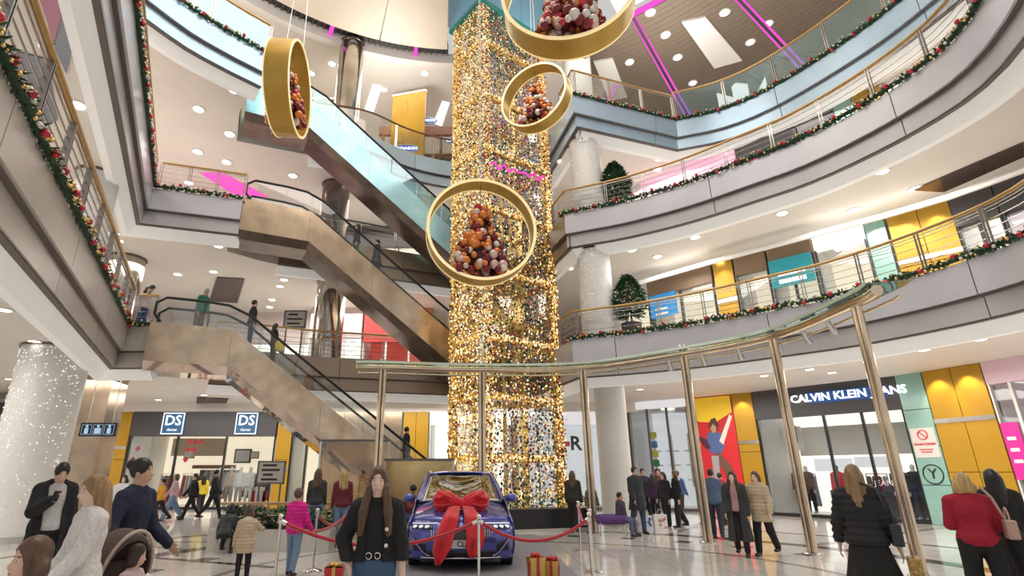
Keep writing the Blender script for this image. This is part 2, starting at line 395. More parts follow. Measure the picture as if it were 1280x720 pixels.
for a in (23, 38.5, 53.7):
    for da in (-.45, .45):
        t = math.radians(a+da*.75); d = Vector((math.cos(t), math.sin(t), 0)); c = Vector((CC[0], CC[1], 20.48)); MB().bar(c+d*12.8, c+d*27, .10, .04).build('light_line', LED, parent=ceil)
    t = math.radians(a); d = Vector((math.cos(t), math.sin(t), 0)); MB().bar(c+d*12.8, c+d*27, .13, .05).build('light_channel', JOINT, parent=ceil)
ring_sector(12.45, 12.75, -6, 56, 20.44, 20.5, 40).build('light_line', LED, parent=ceil)
for a in (78, 100, 118):
    t = math.radians(a); MB().bar((CC[0]+12.1*math.cos(t), CC[1]+12.1*math.sin(t), 20.45), (CC[0]+12.75*math.cos(t), CC[1]+12.75*math.sin(t), 20.45), .18, .05).build('light_line', LED, parent=ceil)
for quad in ([(852, 28), (882, 22), (928, 76), (893, 86)], [(742, 78), (766, 74), (784, 122), (762, 126)]):
    pl = [at_z(u, v, 20.4) for u, v in quad]; MB().prism([(p.x, p.y) for p in pl], 20.4, 20.5).build('white_ceiling_panel', WHITE, parent=ceil)
LITP = glow('ceiling_light_panel', (1, .98, .95), 1.6)
for quad in ([(466, 106), (477, 108), (467, 140), (456, 137)], [(553, 127), (562, 129), (552, 158), (542, 154)]):
    pl = [at_z(u, v, 20.46) for u, v in quad]; MB().prism([(p.x, p.y) for p in pl], 20.46, 20.5).build('light_panel', LITP, parent=ceil)
# ---- outer walls closing the deep galleries
ow = [('wall_back', (-22, 33), (14, 33)), ('wall_left', (-22, 1.6), (-22, 33)), ('wall_right', (18.4, 6), (18.8, 31))]
for nm, a, b in ow:
    MB().bar((*a, 10.2), (*b, 10.2), .2, 20.6).build(nm, CREAM, kind='structure')
# ---- downlights (recessed, one object each)
dm = MB(); dm.lathe([(.0, .03), (.13, .03), (.135, 0), (.18, -.012), (.19, .0), (.19, .03)], n=16, mi=0); dm.lathe([(.001, .0), (.125, .0)], n=16, mi=1)
DME = dm.mesh('downlight', [WHITE, LENS], 40)
def downlights(pix, z, label, group, s=1.0):
    for u, v in pix:
        p = at_z(u, v, z-.02); o = inst('downlight', DME, p, scale=(s, s, 1)); tag(o, label, 'downlight', group)
downlights([(5, 388), (43, 427), (12, 474), (112, 480), (70, 486), (265, 498), (198, 500), (200, 510), (255, 494)], 4.85, 'round recessed downlight in the ground floor ceiling near the wide white column', 'ground floor downlights by the column')
downlights([(1155, 438), (1012, 462), (880, 473), (955, 470), (1085, 452), (1225, 425), (800, 487), (1040, 466)], 4.85, 'round recessed downlight in the ground floor ceiling above the curved glass beam', 'ground floor downlights beyond the glass beam')
downlights([(143, 292), (148, 301), (97, 132), (273, 308), (222, 343), (267, 340), (355, 350), (350, 358), (340, 375), (337, 384), (332, 397), (118, 240), (60, 60)], 9.2, 'round recessed downlight above the first gallery on the escalator side', 'first gallery downlights, escalator side', 1.1)
downlights([(790, 313), (822, 321), (869, 297), (978, 267), (712, 336), (1103, 215), (1218, 146), (1145, 236), (898, 327), (1068, 263)], 9.2, 'round recessed downlight above the first gallery beyond the light tower', 'first gallery downlights beyond the tower', 1.1)
downlights([(293, 113), (248, 137), (287, 168), (247, 190), (283, 203), (366, 220), (236, 229), (440, 226)], 13.85, 'round recessed downlight above the second gallery on the escalator side', 'second gallery downlights, escalator side', 1.3)
downlights([(773, 186), (824, 199), (822, 212), (702, 202), (860, 222)], 13.85, 'round recessed downlight above the second gallery beyond the potted trees', 'second gallery downlights beyond the tower', 1.2)
downlights([(531, 92), (480, 112), (389, 92), (415, 80)], 20.5, 'round downlight in the cream ceiling of the top floor', 'cream ceiling downlights', 1.2)
downlights([(813, 16), (906, 16), (832, 44), (847, 72), (787, 78), (938, 53), (866, 104), (960, 30)], 20.5, 'round downlight in the brown boarded top ceiling', 'brown ceiling downlights', 1.2)
# ---- dark ceiling grilles under soffits
GRM = mat('dark_grille', (.16, .12, .10), .6)
for quad, z, nm in (([(247, 496), (285, 498), (277, 512), (245, 510)], 4.84, 'access'), ([(272, 346), (305, 348), (296, 378), (262, 376)], 9.19, 'g')):
    p = [at_z(u, v, z) for u, v in quad]
    o = struct('ceiling_grille'); MB().prism([(q.x, q.y) for q in p], z-.03, z).build('grille_panel', GRM, parent=o)
    for i in range(7):
        a = p[0].lerp(p[1], i/6); b = p[3].lerp(p[2], i/6); MB().bar(a-Vector((0, 0, .035)), b-Vector((0, 0, .035)), .04, .03).build('grille_bar', CHAR, parent=o)
MAGP = mat('magenta_ceiling_strip', (.8, .1, .5), .4, emit=(1, .08, .55), es=.7); ms = struct('ceiling_strip')
for quad in ([(250, 216), (276, 215), (335, 246), (292, 243)],): pq = [at_z(u, v, 13.83) for u, v in quad]; MB().prism([(p.x, p.y) for p in pq], 13.81, 13.85).build('light_strip', MAGP, parent=ms)
# ---- columns
SPARK = glow('column_sparkle', (1, .97, .88), 2.6, sample=False)
def round_column(x, y, z0, z1, r, label, cat='column', m=None, sparkle=0, ringm=None):
    o = struct('column'); o['label'] = label; o.location = (x, y, z0); WLOC[o.name] = Vector((x, y, z0))
    MB().lathe([(r, z0), (r, z1)], (x, y, 0), 32).build('shaft', m or WHITE, parent=o, smooth=40)
    MB().lathe([(r+.04, z0), (r+.04, z0+.12), (r, z0+.14)], (x, y, 0), 32).build('base_ring', STEEL, parent=o, smooth=40)
    MB().lathe([(r, z1-.06), (r+.05, z1-.05), (r+.05, z1)], (x, y, 0), 32).build('top_ring', ringm or BRONZE_D, parent=o, smooth=40)
    if sparkle:
        s = MB()
        for _ in range(sparkle):
            a = random.uniform(-math.pi, 0); h = z0+.3+(z1-z0-.4)*random.random()**.5; s.sphere((x+(r+.01)*math.cos(a), y+(r+.01)*math.sin(a), h), .009, 4, 2)
        s.build('sparkle_lights', SPARK, parent=o, kind='stuff')
    return o
WCOL = mat('white_column_net', (.80, .79, .76), .45, var=.06, vscale=14)
round_column(-11.45, 14.55, 0, 4.85, .80, 'wide white column wrapped in tiny lights beside the man in the long coat', m=WCOL, sparkle=420)
round_column(4.75, 18.7, 0, 4.85, .52, 'white ground floor column behind the light tower', m=WCOL, sparkle=0)
round_column(4.4, 18.0, Z1, 9.2, .58, 'white column beside the potted tree on the first gallery', m=WCOL, sparkle=60)
round_column(4.4, 18.0, Z2, 13.85, .58, 'white column beside the potted tree on the second gallery', m=WCOL, sparkle=40)
round_column(4.75, 19.6, Z3, 20.5, .6, 'white column on the top gallery behind the small gold ring', m=WCOL)
MIRR = mat('mirror_bronze_column', (.50, .46, .41), .14, metal=.95, var=.3, vscale=1.2)
round_column(-5.6, 19.95, Z3, 20.5, .55, 'mirror clad column on the top floor behind the escalator', m=MIRR)
round_column(-5.9, 21.3, Z1, 9.2, .6, 'bronze clad column behind the middle escalator on the first gallery', m=MIRR)
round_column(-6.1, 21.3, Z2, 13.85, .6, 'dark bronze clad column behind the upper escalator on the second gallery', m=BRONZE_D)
round_column(-12.9, 18.6, Z1, 9.2, .6, 'bronze clad column at the end of the near gallery rail', m=MIRR)
round_column(-10.1, 12.7, Z1, 9.2, .5, 'pale column behind the near gallery rail', m=WCOL)
o = struct('column'); o['label'] = 'square bronze pillar carrying the restroom signs'
MB().box((-13.0, 18.9, 2.42), (1.15, 1.15, 4.84), .15).build('shaft', mat('pillar_bronze', (.46, .35, .25), .2, metal=.9, var=.25, vscale=1.2), parent=o)
MB().box((-13.0, 18.9, .08), (1.25, 1.25, .16), .15).build('base_ring', DARKST, parent=o); MB().box((-13.0, 18.9, 4.8), (1.22, 1.22, .1), .15).build('top_ring', BRONZE_D, parent=o)
# ================================================================== RAILS AND GARLANDS
GREEN = mat('garland_green', (.015, .06, .025), .6, var=.5, vscale=20)
GREEN2 = mat('garland_green_light', (.04, .13, .05), .6)
RED = mat('red_bauble', (.62, .01, .03), .18, coat=.6)
GOLDB = mat('gold_bauble', (.85, .58, .22), .2, metal=.8)
WHITEB = mat('pearl_bauble', (.85, .80, .72), .25, metal=.2)
def bauble_mesh(name, m, nu=8, nv=5):
    me = MB().sphere((0, 0, 0), 1, nu, nv).mesh(name, m, 180); return me
B_RED = bauble_mesh('red_bauble', RED); B_GOLD = bauble_mesh('gold_bauble', GOLDB); B_PEARL = bauble_mesh('pearl_bauble', WHITEB)
PLATE = mat('rail_post_metal', (.40, .37, .35), .3, metal=.85)
def railing(idx, a, b, zt, label, glassy=False, off=.06, h=1.05, handrail=BRASS, rods=5, spacing=1.35, pathdata=None, solid=None, thick=1.0):
    path, nr, S = pathdata or EDGES[idx]
    pp = cut_path(path, S, a, b); nn = normals(pp); ss = arclen(pp); L = ss[-1]
    base = (pp[len(pp)//2].x, pp[len(pp)//2].y, zt); root = thing('railing', label, 'railing', base)
    q = [Vector((p.x+n.x*off, p.y+n.y*off)) for p, n in zip(pp, nn)]; qs = arclen(q)
    MB().tube([(p.x, p.y, zt+h) for p in q], .042*thick, 8).build('handrail', handrail, parent=root, smooth=50)
    k = max(1, round(qs[-1]/spacing))
    for i in range(k+1):
        p, d = at_len(q, qs, qs[-1]*i/k); r = math.atan2(d.y, d.x)
        m = MB(); m.box((p.x-d.x*.034, p.y-d.y*.034, zt+h/2-.01), (.016*thick, .06*thick, h-.02), r); m.box((p.x+d.x*.034, p.y+d.y*.034, zt+h/2-.01), (.016*thick, .06*thick, h-.02), r)
        m.box((p.x, p.y, zt+.015), (.12, .09, .03), r); m.build('post', PLATE if not glassy else STEEL, parent=root)
    if glassy:
        for i in range(k):
            g = cut_path(q, qs, qs[-1]*i/k+.06, qs[-1]*(i+1)/k-.06); gn = normals(g)
            MB().sweep(g, gn, [(-.008, zt+.06), (.008, zt+.06), (.008, zt+h-.08), (-.008, zt+h-.08)]).build('glass_pane', solid or BLUEGL, parent=root)
    else:
        for r in range(rods):
            z = zt+.17+r*(h-.3)/(rods-1)*.95; MB().tube([(p.x, p.y, z) for p in q], .0095*thick, 5).build('rod', STEEL if thick == 1 else PLATE, parent=root, smooth=60)
        MB().tube([(p.x, p.y, zt+h-.09) for p in q], .014, 6).build('top_rod', STEEL, parent=root, smooth=60)
    return root
def garland(idx, a, b, zt, label, individual=False, r=.13, dens=1.0, off=-.03, size=1.0, pathdata=None):
    path, nr, S = pathdata or EDGES[idx]
    pp = cut_path(path, S, a, b); nn = normals(pp); q = [Vector((p.x+n.x*off, p.y+n.y*off)) for p, n in zip(pp, nn)]; qs = arclen(q); L = qs[-1]
    mid, _ = at_len(q, qs, L/2); root = thing('garland', label, 'garland', (mid.x, mid.y, zt))
    MB().tube([(p.x, p.y, zt+.12) for p in q], .05*size, 6).build('stem', GREEN, parent=root)
    nd = MB(); n = int(L*75*dens)
    for i in range(n):
        p, d = at_len(q, qs, L*random.random()); t = random.uniform(0, 2*math.pi); rr = r*random.uniform(.55, 1.15)
        c = Vector((p.x, p.y, zt+.12)); o = Vector((-d.y*math.cos(t), d.x*math.cos(t), math.sin(t))); al = Vector((d.x, d.y, 0))*random.uniform(-.09, .09)
        tip = c+o*rr+al; sd = Vector((d.x, d.y, 0)).cross(o)*.0+Vector((d.x, d.y, 0))*.028
        root_ = c+o*.03; nd.add([root_-sd*.4, (root_+tip)/2-sd, tip, (root_+tip)/2+sd], [(0, 1, 2, 3)], 0 if random.random() < .7 else 1)
    nd.build('needles', [GREEN, GREEN2], parent=root, kind='stuff')
    reds = MB(); golds = MB(); pearls = MB(); x = .1; i = 0
    while x < L:
        p, d = at_len(q, qs, x); n_ = Vector((d.y, -d.x, 0)); c = Vector((p.x, p.y, zt+.12))
        big = i % 6 == 0; rad = (.062 if big else random.choice((.032, .04, .026)))*size
        pos = c+n_*random.uniform(.06, .12)+Vector((0, 0, random.uniform(-.08, .10)))
        me = B_RED if big else random.choice((B_GOLD, B_PEARL, B_GOLD))
        if individual: inst('bauble', me, pos, root, scale=rad)
        else: (reds if big else random.choice((golds, pearls))).sphere(pos, rad, 6, 4)
        x += random.uniform(.09, .16)/dens**.5; i += 1
    if reds.v: reds.build('red_baubles', RED, parent=root, smooth=180, kind='stuff')
    if golds.v: golds.build('gold_baubles', GOLDB, parent=root, smooth=180, kind='stuff')
    if pearls.v: pearls.build('pearl_baubles', WHITEB, parent=root, smooth=180, kind='stuff')
    return root
def idx_len(idx, pts, k):                                 # arc length at control point k
    path, nr, S = EDGES[idx]; t = Vector(pts[k]); j = min(range(len(path)), key=lambda i: (path[i]-t).length); return S[j]
L = lambda i, P, k: idx_len(i, P, k)
railing(1, L(1, E1P, 0)+.3, L(1, E1P, 3), Z1, 'near gallery railing with wooden handrail and thin steel rods', spacing=1.5, thick=1.7, rods=6, h=1.28)
garland(1, L(1, E1P, 0)+1.5, L(1, E1P, 3), Z1, 'thick garland with red and gold baubles along the nearest gallery edge', True, .17, 1.3, size=1.0)
railing(1, L(1, E1P, 3)+.1, L(1, E1P, 4), Z1, 'short railing beside the lowest escalator landing', spacing=.6)
garland(1, L(1, E1P, 3), L(1, E1P, 4), Z1, 'short garland hanging at the lowest escalator landing', False, .13, 1.3)
railing(1, L(1, E1P, 6), L(1, E1P, 11), Z1, 'first gallery back railing behind the escalators', spacing=1.6)
railing(1, L(1, E1P, 12)-1.2, S_END := EDGES[1][2][-1], Z1, 'first gallery curved railing with golden handrail by the potted tree')
garland(1, L(1, E1P, 12)-.3, S_END, Z1, 'garland along the curved first gallery edge', False, .12, 1.3)
railing(2, L(2, E2P, 1)-2, L(2, E2P, 2), Z2, 'second gallery railing running high above the near gallery', handrail=BRASS, spacing=1.5)
garland(2, L(2, E2P, 1)-2, L(2, E2P, 2), Z2, 'red bauble garland on the high second gallery edge', False, .12, 1.3)
railing(2, L(2, E2P, 2)+.1, L(2, E2P, 3), Z2, 'short second gallery railing in front of the magenta glow', spacing=.9)
garland(2, L(2, E2P, 2), L(2, E2P, 3), Z2, 'garland on the second gallery edge beside the middle escalator landing', False, .12, 1.2)
railing(2, L(2, E2P, 5), L(2, E2P, 9), Z2, 'second gallery back railing behind the escalators', spacing=1.6, handrail=DARKST)
railing(2, L(2, E2P, 10)-1.2, EDGES[2][2][-1], Z2, 'second gallery curved railing with pink reflections above the first gallery')
garland(2, L(2, E2P, 10)-.3, EDGES[2][2][-1], Z2, 'garland along the curved second gallery edge', False, .12, 1.3)
railing(3, 0.2, L(3, E3P, 4), Z3, 'top gallery glass railing above the escalators', True, h=1.35, spacing=1.8)
garland(3, 0.2, L(3, E3P, 4), Z3, 'garland along the top gallery edge over the escalators', False, .12, 1.2)
railing(3, L(3, E3P, 7), L(3, E3P, 11), Z3, 'top floor back railing before the snack counter', True, spacing=1.7, handrail=mat('brown_rail', (.22, .09, .05), .4), solid=PALE, h=1.25)
railing(3, L(3, E3P, 13)-1.5, L(3, E3P, 14), Z3, 'top gallery clear glass railing beside the white column', True, h=1.3, solid=PALE, spacing=1.6)
railing(3, L(3, E3P, 14)+.05, EDGES[3][2][-1], Z3, 'top gallery blue tinted glass railing under the brown ceiling', True, h=1.45, spacing=1.8)
garland(3, L(3, E3P, 13)-.3, L(3, E3P, 14), Z3, 'garland on the top gallery corner beside the white column', False, .11, 1.2)
garland(3, L(3, E3P, 14), EDGES[3][2][-1], Z3, 'garland along the top gallery edge under the brown ceiling', False, .12, 1.2)
# ================================================================== ESCALATORS
ED = Vector((.9, .436, 0)).normalized(); EW = Vector((-ED.y, ED.x, 0)); SLOPE = .70
BLUECL = mat('blue_reflection_cladding', (.45, .78, .92), .12, metal=.2, var=.22, vscale=.9)  # blue reflection painted into the cladding colour
MIRU = mat('polished_underside', (.62, .50, .44), .06, metal=1.0, var=.15, vscale=3)
RUBBER = mat('black_rubber', (.012, .012, .012), .4)
STEPM = mat('escalator_step', (.25, .25, .26), .4, metal=.8)
def escalator(t0, ztop, rise, clad, under, label, width=1.5, glassm=PALE, hclad=1.02, uh=.0):
    O = Vector((-7.63, 16.6, 0))+ED*t0; run = rise/SLOPE; zb = ztop-rise
    P = lambda t, w, z: O+ED*t+EW*w+Vector((0, 0, z))
    root = thing('escalator', label, 'escalator', O+Vector((0, 0, zb)))
    ta, tb = -2.3, run+1.9
    prof = lambda t: ztop if t <= 0 else (zb if t >= run else ztop-t*SLOPE)     # deck line
    def ks(): return [ta, -.5, 0, run*.25, run*.5, run*.75, run, run+.5, tb]
    top = .16
    for w0, w1, nm in ((-.03, .06, 'side_cladding'), (width-.06, width+.03, 'side_cladding')):
        # three panels along the flight so that the joints show
        cuts = [ta, -.02, run*.36, run*.72, run+.3, tb]
        for a, b in zip(cuts, cuts[1:]):
            m = MB(); tt = [a]+[t for t in (-.02, 0, run) if a < t < b]+[b]; vs = []; 
            for t in tt:
                t_ = t+.004 if t == a else (t-.004 if t == b else t); z = prof(t_); lo = max(z-hclad, .02 if zb < .5 else -9)
                vs += [P(t_, w0, z+top), P(t_, w1, z+top), P(t_, w1, lo), P(t_, w0, lo)]
            fs = []
            for i in range(len(tt)-1):
                for j in range(4): j2 = (j+1) % 4; fs.append((i*4+j, i*4+j2, i*4+4+j2, i*4+4+j))
            fs += [(0, 3, 2, 1), tuple(4*(len(tt)-1)+j for j in range(4))]
            m.add(vs, fs).build(nm, clad, parent=root)
    # underside, set in from the cladding and a little lower
    m = MB(); tt = [ta, .0, run*.5, run-.2, run, tb]; vs = []
    for t in tt:
        z = max(prof(t)-hclad-.03, .03 if zb < .5 else -9); vs += [P(t, .0, z+.03), P(t, .22, z-.22 if z > .4 else z), P(t, width-.22, z-.22 if z > .4 else z), P(t, width, z+.03)]
    fs = []
    for i in range(len(tt)-1):
        for j in range(3): fs.append((i*4+j, i*4+j+1, i*4+5+j, i*4+4+j))
    m.add(vs, fs).build('underside', under, parent=root)
    # steps
    n = int(run/.4); sm = MB().box((0, 0, 0), (.4, width-.34, .25)).mesh('step', STEPM)
    for i in range(n):
        t = (i+.5)*run/n; p = P(t, width/2, prof(t)-.06); inst('step', sm, p, root, rot=(0, 0, math.atan2(ED.y, ED.x)))
    MB().bar(P(ta, width/2, ztop-.03), P(0, width/2, ztop-.03), width-.3, .06).build('landing_plate', STEEL, parent=root)
    MB().bar(P(run, width/2, zb+.0), P(tb, width/2, zb+.0), width-.3, .06).build('landing_plate', STEEL, parent=root)
    for w in (.12, width-.12):
        # glass balustrade in panels
        edges = [-1.9, -.9, 0]+[run*k/6 for k in range(1, 7)]+[run+1.0]
        for a, b in zip(edges, edges[1:]):
            m = MB(); vs = []
            for t in (a+.015, b-.015):
                z = prof(t); vs += [P(t, w-.006, z+top), P(t, w+.006, z+top), P(t, w+.006, z+.98), P(t, w-.006, z+.98)]
            m.add(vs, [(0, 1, 2, 3), (7, 6, 5, 4), (0, 4, 5, 1), (1, 5, 6, 2), (2, 6, 7, 3), (3, 7, 4, 0)]).build('balustrade_glass', glassm, parent=root)
        hp = [P(-2.05, w, ztop+.2), P(-2.25, w, ztop+.45), P(-2.25, w, ztop+.8), P(-2.0, w, ztop+1.0), P(-.9, w, ztop+1.02), P(-.2, w, ztop+.98), P(.5, w, ztop+.70)]
        hp += [P(run*k/5, w, prof(run*k/5)+1.02) for k in range(1, 5)]+[P(run, w, zb+1.06), P(run+.7, w, zb+1.0), P(run+1.2, w, zb+.95), P(run+1.35, w, zb+.7), P(run+1.2, w, zb+.3)]
        MB().tube(hp, .045, 8).build('handrail', RUBBER, parent=root, smooth=60)
        MB().tube([P(t, w, prof(t)+top+.02) for t in (-1.9, 0, run*.5, run, run+1.0)], .02, 6).build('skirt_trim', STEEL, parent=root)
    return root, P, prof, run
ESC1 = escalator(0, Z1, Z1, BRONZE, MIRU, 'lowest escalator with bronze cladding and a mirror polished underside')
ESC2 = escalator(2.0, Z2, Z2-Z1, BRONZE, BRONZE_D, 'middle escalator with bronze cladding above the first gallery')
ESC3 = escalator(1.6, Z3, Z3-Z2, BLUECL, BRONZE_D, 'upper escalator with blue reflections painted into its cladding', glassm=BLUEGL)
# bronze screens and glass guard at the foot of the lowest escalator
sc_ = thing('screen_wall', 'bronze metal screen wall with dark top rail behind the seated visitors', 'screen', (-2.3, 15.4, 0))
for (u0, u1, vt, Y) in ((402, 487, 552, 17.6), (482, 567, 576, 17.2)):
    a = at_y(u0, vt, Y); b = at_y(u1, vt, Y)
    MB().box(((a.x+b.x)/2, Y, a.z/2), (b.x-a.x, .06, a.z)).build('screen_panel', (mat('brass_screen', (.62, .47, .22), .22, metal=.85, var=.3, vscale=1.1) if u0 > 450 else glass('bronze_glass', (.86, .76, .60), .10)), parent=sc_)
    MB().box(((a.x+b.x)/2, Y, a.z+.03), (b.x-a.x+.08, .1, .07)).build('top_rail', DARKST, parent=sc_)
    for x in (a.x, b.x): MB().box((x, Y-.02, a.z/2), (.06, .09, a.z)).build('post', STEEL, parent=sc_)
# ================================================================== LIGHT TOWER (glass lift shaft draped in lights)
TA = Vector((.40, 17.3, 0)); TR = Vector((.8, .6, 0)); TL = Vector((-.6, .8, 0)); TWD, TDP, TH_ = 3.25, 1.75, 20.1
tower = thing('elevator_tower', 'tall glass lift tower draped in golden string lights', 'elevator', TA)
T = lambda r, l, z: TA+TR*r+TL*l+Vector((0, 0, z))
GOLDM = mat('gilded_steel', (.86, .62, .24), .34, metal=.75, var=.1, vscale=5)  # gold lightened to hold the glow of the string lights
PALEST = mat('pale_steel', (.66, .70, .70), .25, metal=.8)
for r in (0, TWD):
    for l in (0, TDP): MB().bar(T(r, l, 0), T(r, l, TH_), .22, .22, up=TR).build('corner_column', GOLDM if (l or r) else PALEST, parent=tower)
beamz = [at_y(612, v, 17.4).z for v in (52, 118, 184, 258, 335, 420, 494, 572)]
for z in beamz:
    for a, b in (((0, 0), (TWD, 0)), ((0, 0), (0, TDP)), ((TWD, 0), (TWD, TDP)), ((0, TDP), (TWD, TDP))):
        MB().bar(T(*a, z), T(*b, z), .15, .22).build('ring_beam', GOLDM, parent=tower)
zz = [.6]+sorted(beamz)+[TH_]
for z0, z1 in zip(zz, zz[1:]):
    for k in range(2): MB().bar(T(TWD*(k+.03)/2, .03, (z0+z1)/2), T(TWD*(k+.97)/2, .03, (z0+z1)/2), .015, z1-z0-.2).build('glass_pane', PALE, parent=tower)
    MB().bar(T(.03, .1, (z0+z1)/2), T(.03, TDP-.1, (z0+z1)/2), .015, z1-z0-.2).build('glass_pane', PALE, parent=tower)
for r in (.7, 1.2, 2.1, 2.6): MB().bar(T(r, TDP-.25, 0), T(r, TDP-.25, TH_), .14, .12).build('guide_rail', GOLDM, parent=tower)
BLUEBOX = mat('blue_cap', (.16, .36, .50), .4, var=.08, vscale=1); TEALTR = mat('teal_trim', (.02, .22, .20), .4)
cap = thing('tower_cap', 'blue box head of the lift tower at the ceiling with teal edge', 'cap', T(TWD/2, TDP/2, 20.1))
capmb = MB(); c_ = [T(-.25, -.25, 0), T(TWD+.35, -.25, 0), T(TWD+.35, TDP+.3, 0), T(-.25, TDP+.3, 0)]
MB().prism([(p.x, p.y) for p in c_], 20.22, 23.0).build('blue_panel', BLUEBOX, parent=cap); MB().prism([(p.x, p.y) for p in c_], 20.08, 20.22).build('teal_edge', TEALTR, parent=cap)
for r in (.55, 1.3, 2.05, 2.8): MB().bar(T(r, -.262, 20.25), T(r, -.262, 23), .02, .02).build('panel_joint', PALEST, parent=cap)
# cab
cab = MB(); cz = 6.6
cabo = thing('elevator_cab', 'golden lift cab halfway up inside the glass tower', 'elevator cab', T(TWD/2, TDP/2, cz))
MB().bar(T(.35, TDP/2, cz), T(TWD-.35, TDP/2, cz), TDP-.7, .25).build('cab_floor', GOLDM, parent=cabo); MB().bar(T(.35, TDP/2, cz+2.4), T(TWD-.35, TDP/2, cz+2.4), TDP-.7, .3).build('cab_roof', GOLDM, parent=cabo)
MB().bar(T(.35, TDP-.45, cz+1.2), T(TWD-.35, TDP-.45, cz+1.2), .05, 2.2).build('cab_wall', mat('cab_wall', (.7, .5, .18), .3, metal=.6), parent=cabo)
# light strands: octahedral bulbs in numpy
OCT_V = np.array([(1, 0, 0), (-1, 0, 0), (0, 1, 0), (0, -1, 0), (0, 0, 1.3), (0, 0, -1.3)], float)
OCT_F = np.array([(0, 2, 4), (2, 1, 4), (1, 3, 4), (3, 0, 4), (2, 0, 5), (1, 2, 5), (3, 1, 5), (0, 3, 5)])
def bulbs(name, P_, R_, m, parent, **tags):
    P_ = np.asarray(P_, float); R_ = np.asarray(R_, float); n = len(P_)
    off = np.array(WLOC[parent.name]); V = (P_-off)[:, None, :]+OCT_V[None]*R_[:, None, None]; F_ = OCT_F[None]+6*np.arange(n)[:, None, None]
    me = bpy.data.meshes.new(name); me.vertices.add(n*6); me.vertices.foreach_set('co', V.ravel()); me.loops.add(n*24); me.loops.foreach_set('vertex_index', F_.ravel().astype(np.int32))
    me.polygons.add(n*8); me.polygons.foreach_set('loop_start', np.arange(n*8, dtype=np.int32)*3); me.polygons.foreach_set('loop_total', np.full(n*8, 3, np.int32)); me.update(calc_edges=True)
    me.materials.append(m); o = bpy.data.objects.new(name, me); COL.objects.link(o); o.parent = parent
    for k, v in tags.items(): o[k] = v
    return o
GL1 = glow('warm_bulb', (1, .62, .18), 1.4, False); GL2 = glow('white_bulb', (1, .84, .55), 1.7, False); GL3 = glow('amber_bulb', (.9, .38, .07), .7, False)
pts = {k: ([], []) for k in ('warm', 'white', 'amber', 'red', 'green', 'gold')}
def strand(r, l, z0, z1, mix, dz, jit, sz):
    z = z0+random.random()*dz
    while z < z1:
        k = random.choices(list(mix), list(mix.values()))[0]; p = T(r+random.gauss(0, jit), l+random.gauss(0, jit), z)
        pts[k][0].append(p[:]); pts[k][1].append(sz*random.uniform(.7, 1.35)); z += dz*random.uniform(.6, 1.4)
mixL = {'warm': 4.5, 'white': 3, 'amber': 3, 'red': 1.3, 'gold': 3, 'green': 1.0}
mixR = {'warm': 1.7, 'white': 1.3, 'amber': 1.7, 'red': 3.0, 'gold': 1.6, 'green': 4.2}
for i in range(30): strand(-.14-.06*random.random(), -.1+(TDP+.1)*i/29, .7, 20.0, mixL, .105, .03, .026)
for i in range(12): strand(.10*random.random()-.1, TDP*i/11, .7, 20.0, mixL, .13, .05, .024)
for i in range(46): strand(-.1+(TWD+.2)*i/45, -.12-.08*random.random(), .8 if i % 3 else .7, 20.0, mixR, .13 if 3 < i < 42 else .09, .035, .026)
for i in range(10): strand(-.1+.035*i, -.2, .7, 20.0, mixL, .12, .03, .026)
for i in range(8): strand(TWD-.15+.04*i, -.15, .7, 20.0, mixL, .10, .04, .026)
for i in range(10): strand(TWD+.15, TDP*i/9, .7, 20.0, mixR, .16, .04, .026)
for i in range(16): strand(TWD*i/15, TDP+.1, .7, 20.0, mixR, .2, .05, .026)
for z in beamz:                                           # swags along the beams
    for k in range(130):
        r = -.15+(TWD+.3)*random.random(); kk = random.choice(('warm', 'white', 'gold', 'white')); pts[kk][0].append(T(r, -.16, z+random.gauss(0, .06))[:]); pts[kk][1].append(.026)
bulbs('warm_light_strands', *pts['warm'], GL1, tower, kind='stuff'); bulbs('white_light_strands', *pts['white'], GL2, tower, kind='stuff'); bulbs('amber_light_strands', *pts['amber'], GL3, tower, kind='stuff')
bulbs('red_beads', pts['red'][0], np.array(pts['red'][1])*1.2, RED, tower, kind='stuff'); bulbs('green_beads', pts['green'][0], np.array(pts['green'][1])*1.4, GREEN, tower, kind='stuff'); bulbs('gold_beads', pts['gold'][0], np.array(pts['gold'][1])*1.1, GOLDB, tower, kind='stuff')
MAGW = glow('magenta_script', (1, .05, .45), 1.6)
scr = MB(); sp = []
for i in range(60): u = i/59; sp.append(T(.15+u*(TWD-.5), -.3, 12.35+u*.35+.14*math.sin(u*34)*(.6+.4*math.sin(u*9))))
MB().tube(sp, .035, 5).build('neon_squiggle', MAGW, parent=tower)
# black plinth with greenery round the foot
pl = thing('planter', 'long black planter with lit greenery at the foot of the light tower', 'planter', (2.2, 17.1, 0))
MB().bar((.9, 16.75, .3), (3.5, 17.6, .3), .75, .6).build('trough', BLACK, parent=pl); MB().bar((.85, 16.72, .04), (3.55, 17.62, .04), .95, .08).build('plinth', mat('white_stone', (.6, .57, .52), .3), parent=pl)
lf = MB()
for _ in range(500):
    u = random.random(); c = Vector((.9, 16.75, .6)).lerp(Vector((3.5, 17.6, .6)), u)+Vector((random.gauss(0, .06), random.uniform(-.3, .3), random.random()*.3)); d = Vector((random.gauss(0, 1), random.gauss(0, 1), random.random())).normalized()*.12; s = d.cross(Vector((0, 0, 1))).normalized()*.035
    lf.add([c, c+d*.5+s, c+d, c+d*.5-s], [(0, 1, 2, 3)])
lf.build('leaves', GREEN2, parent=pl, kind='stuff')
P_ = [(Vector((.9, 16.7, .62)).lerp(Vector((3.5, 17.55, .62)), random.random())+Vector((random.gauss(0, .05), random.uniform(-.35, .1), random.random()*.5)))[:] for _ in range(170)]
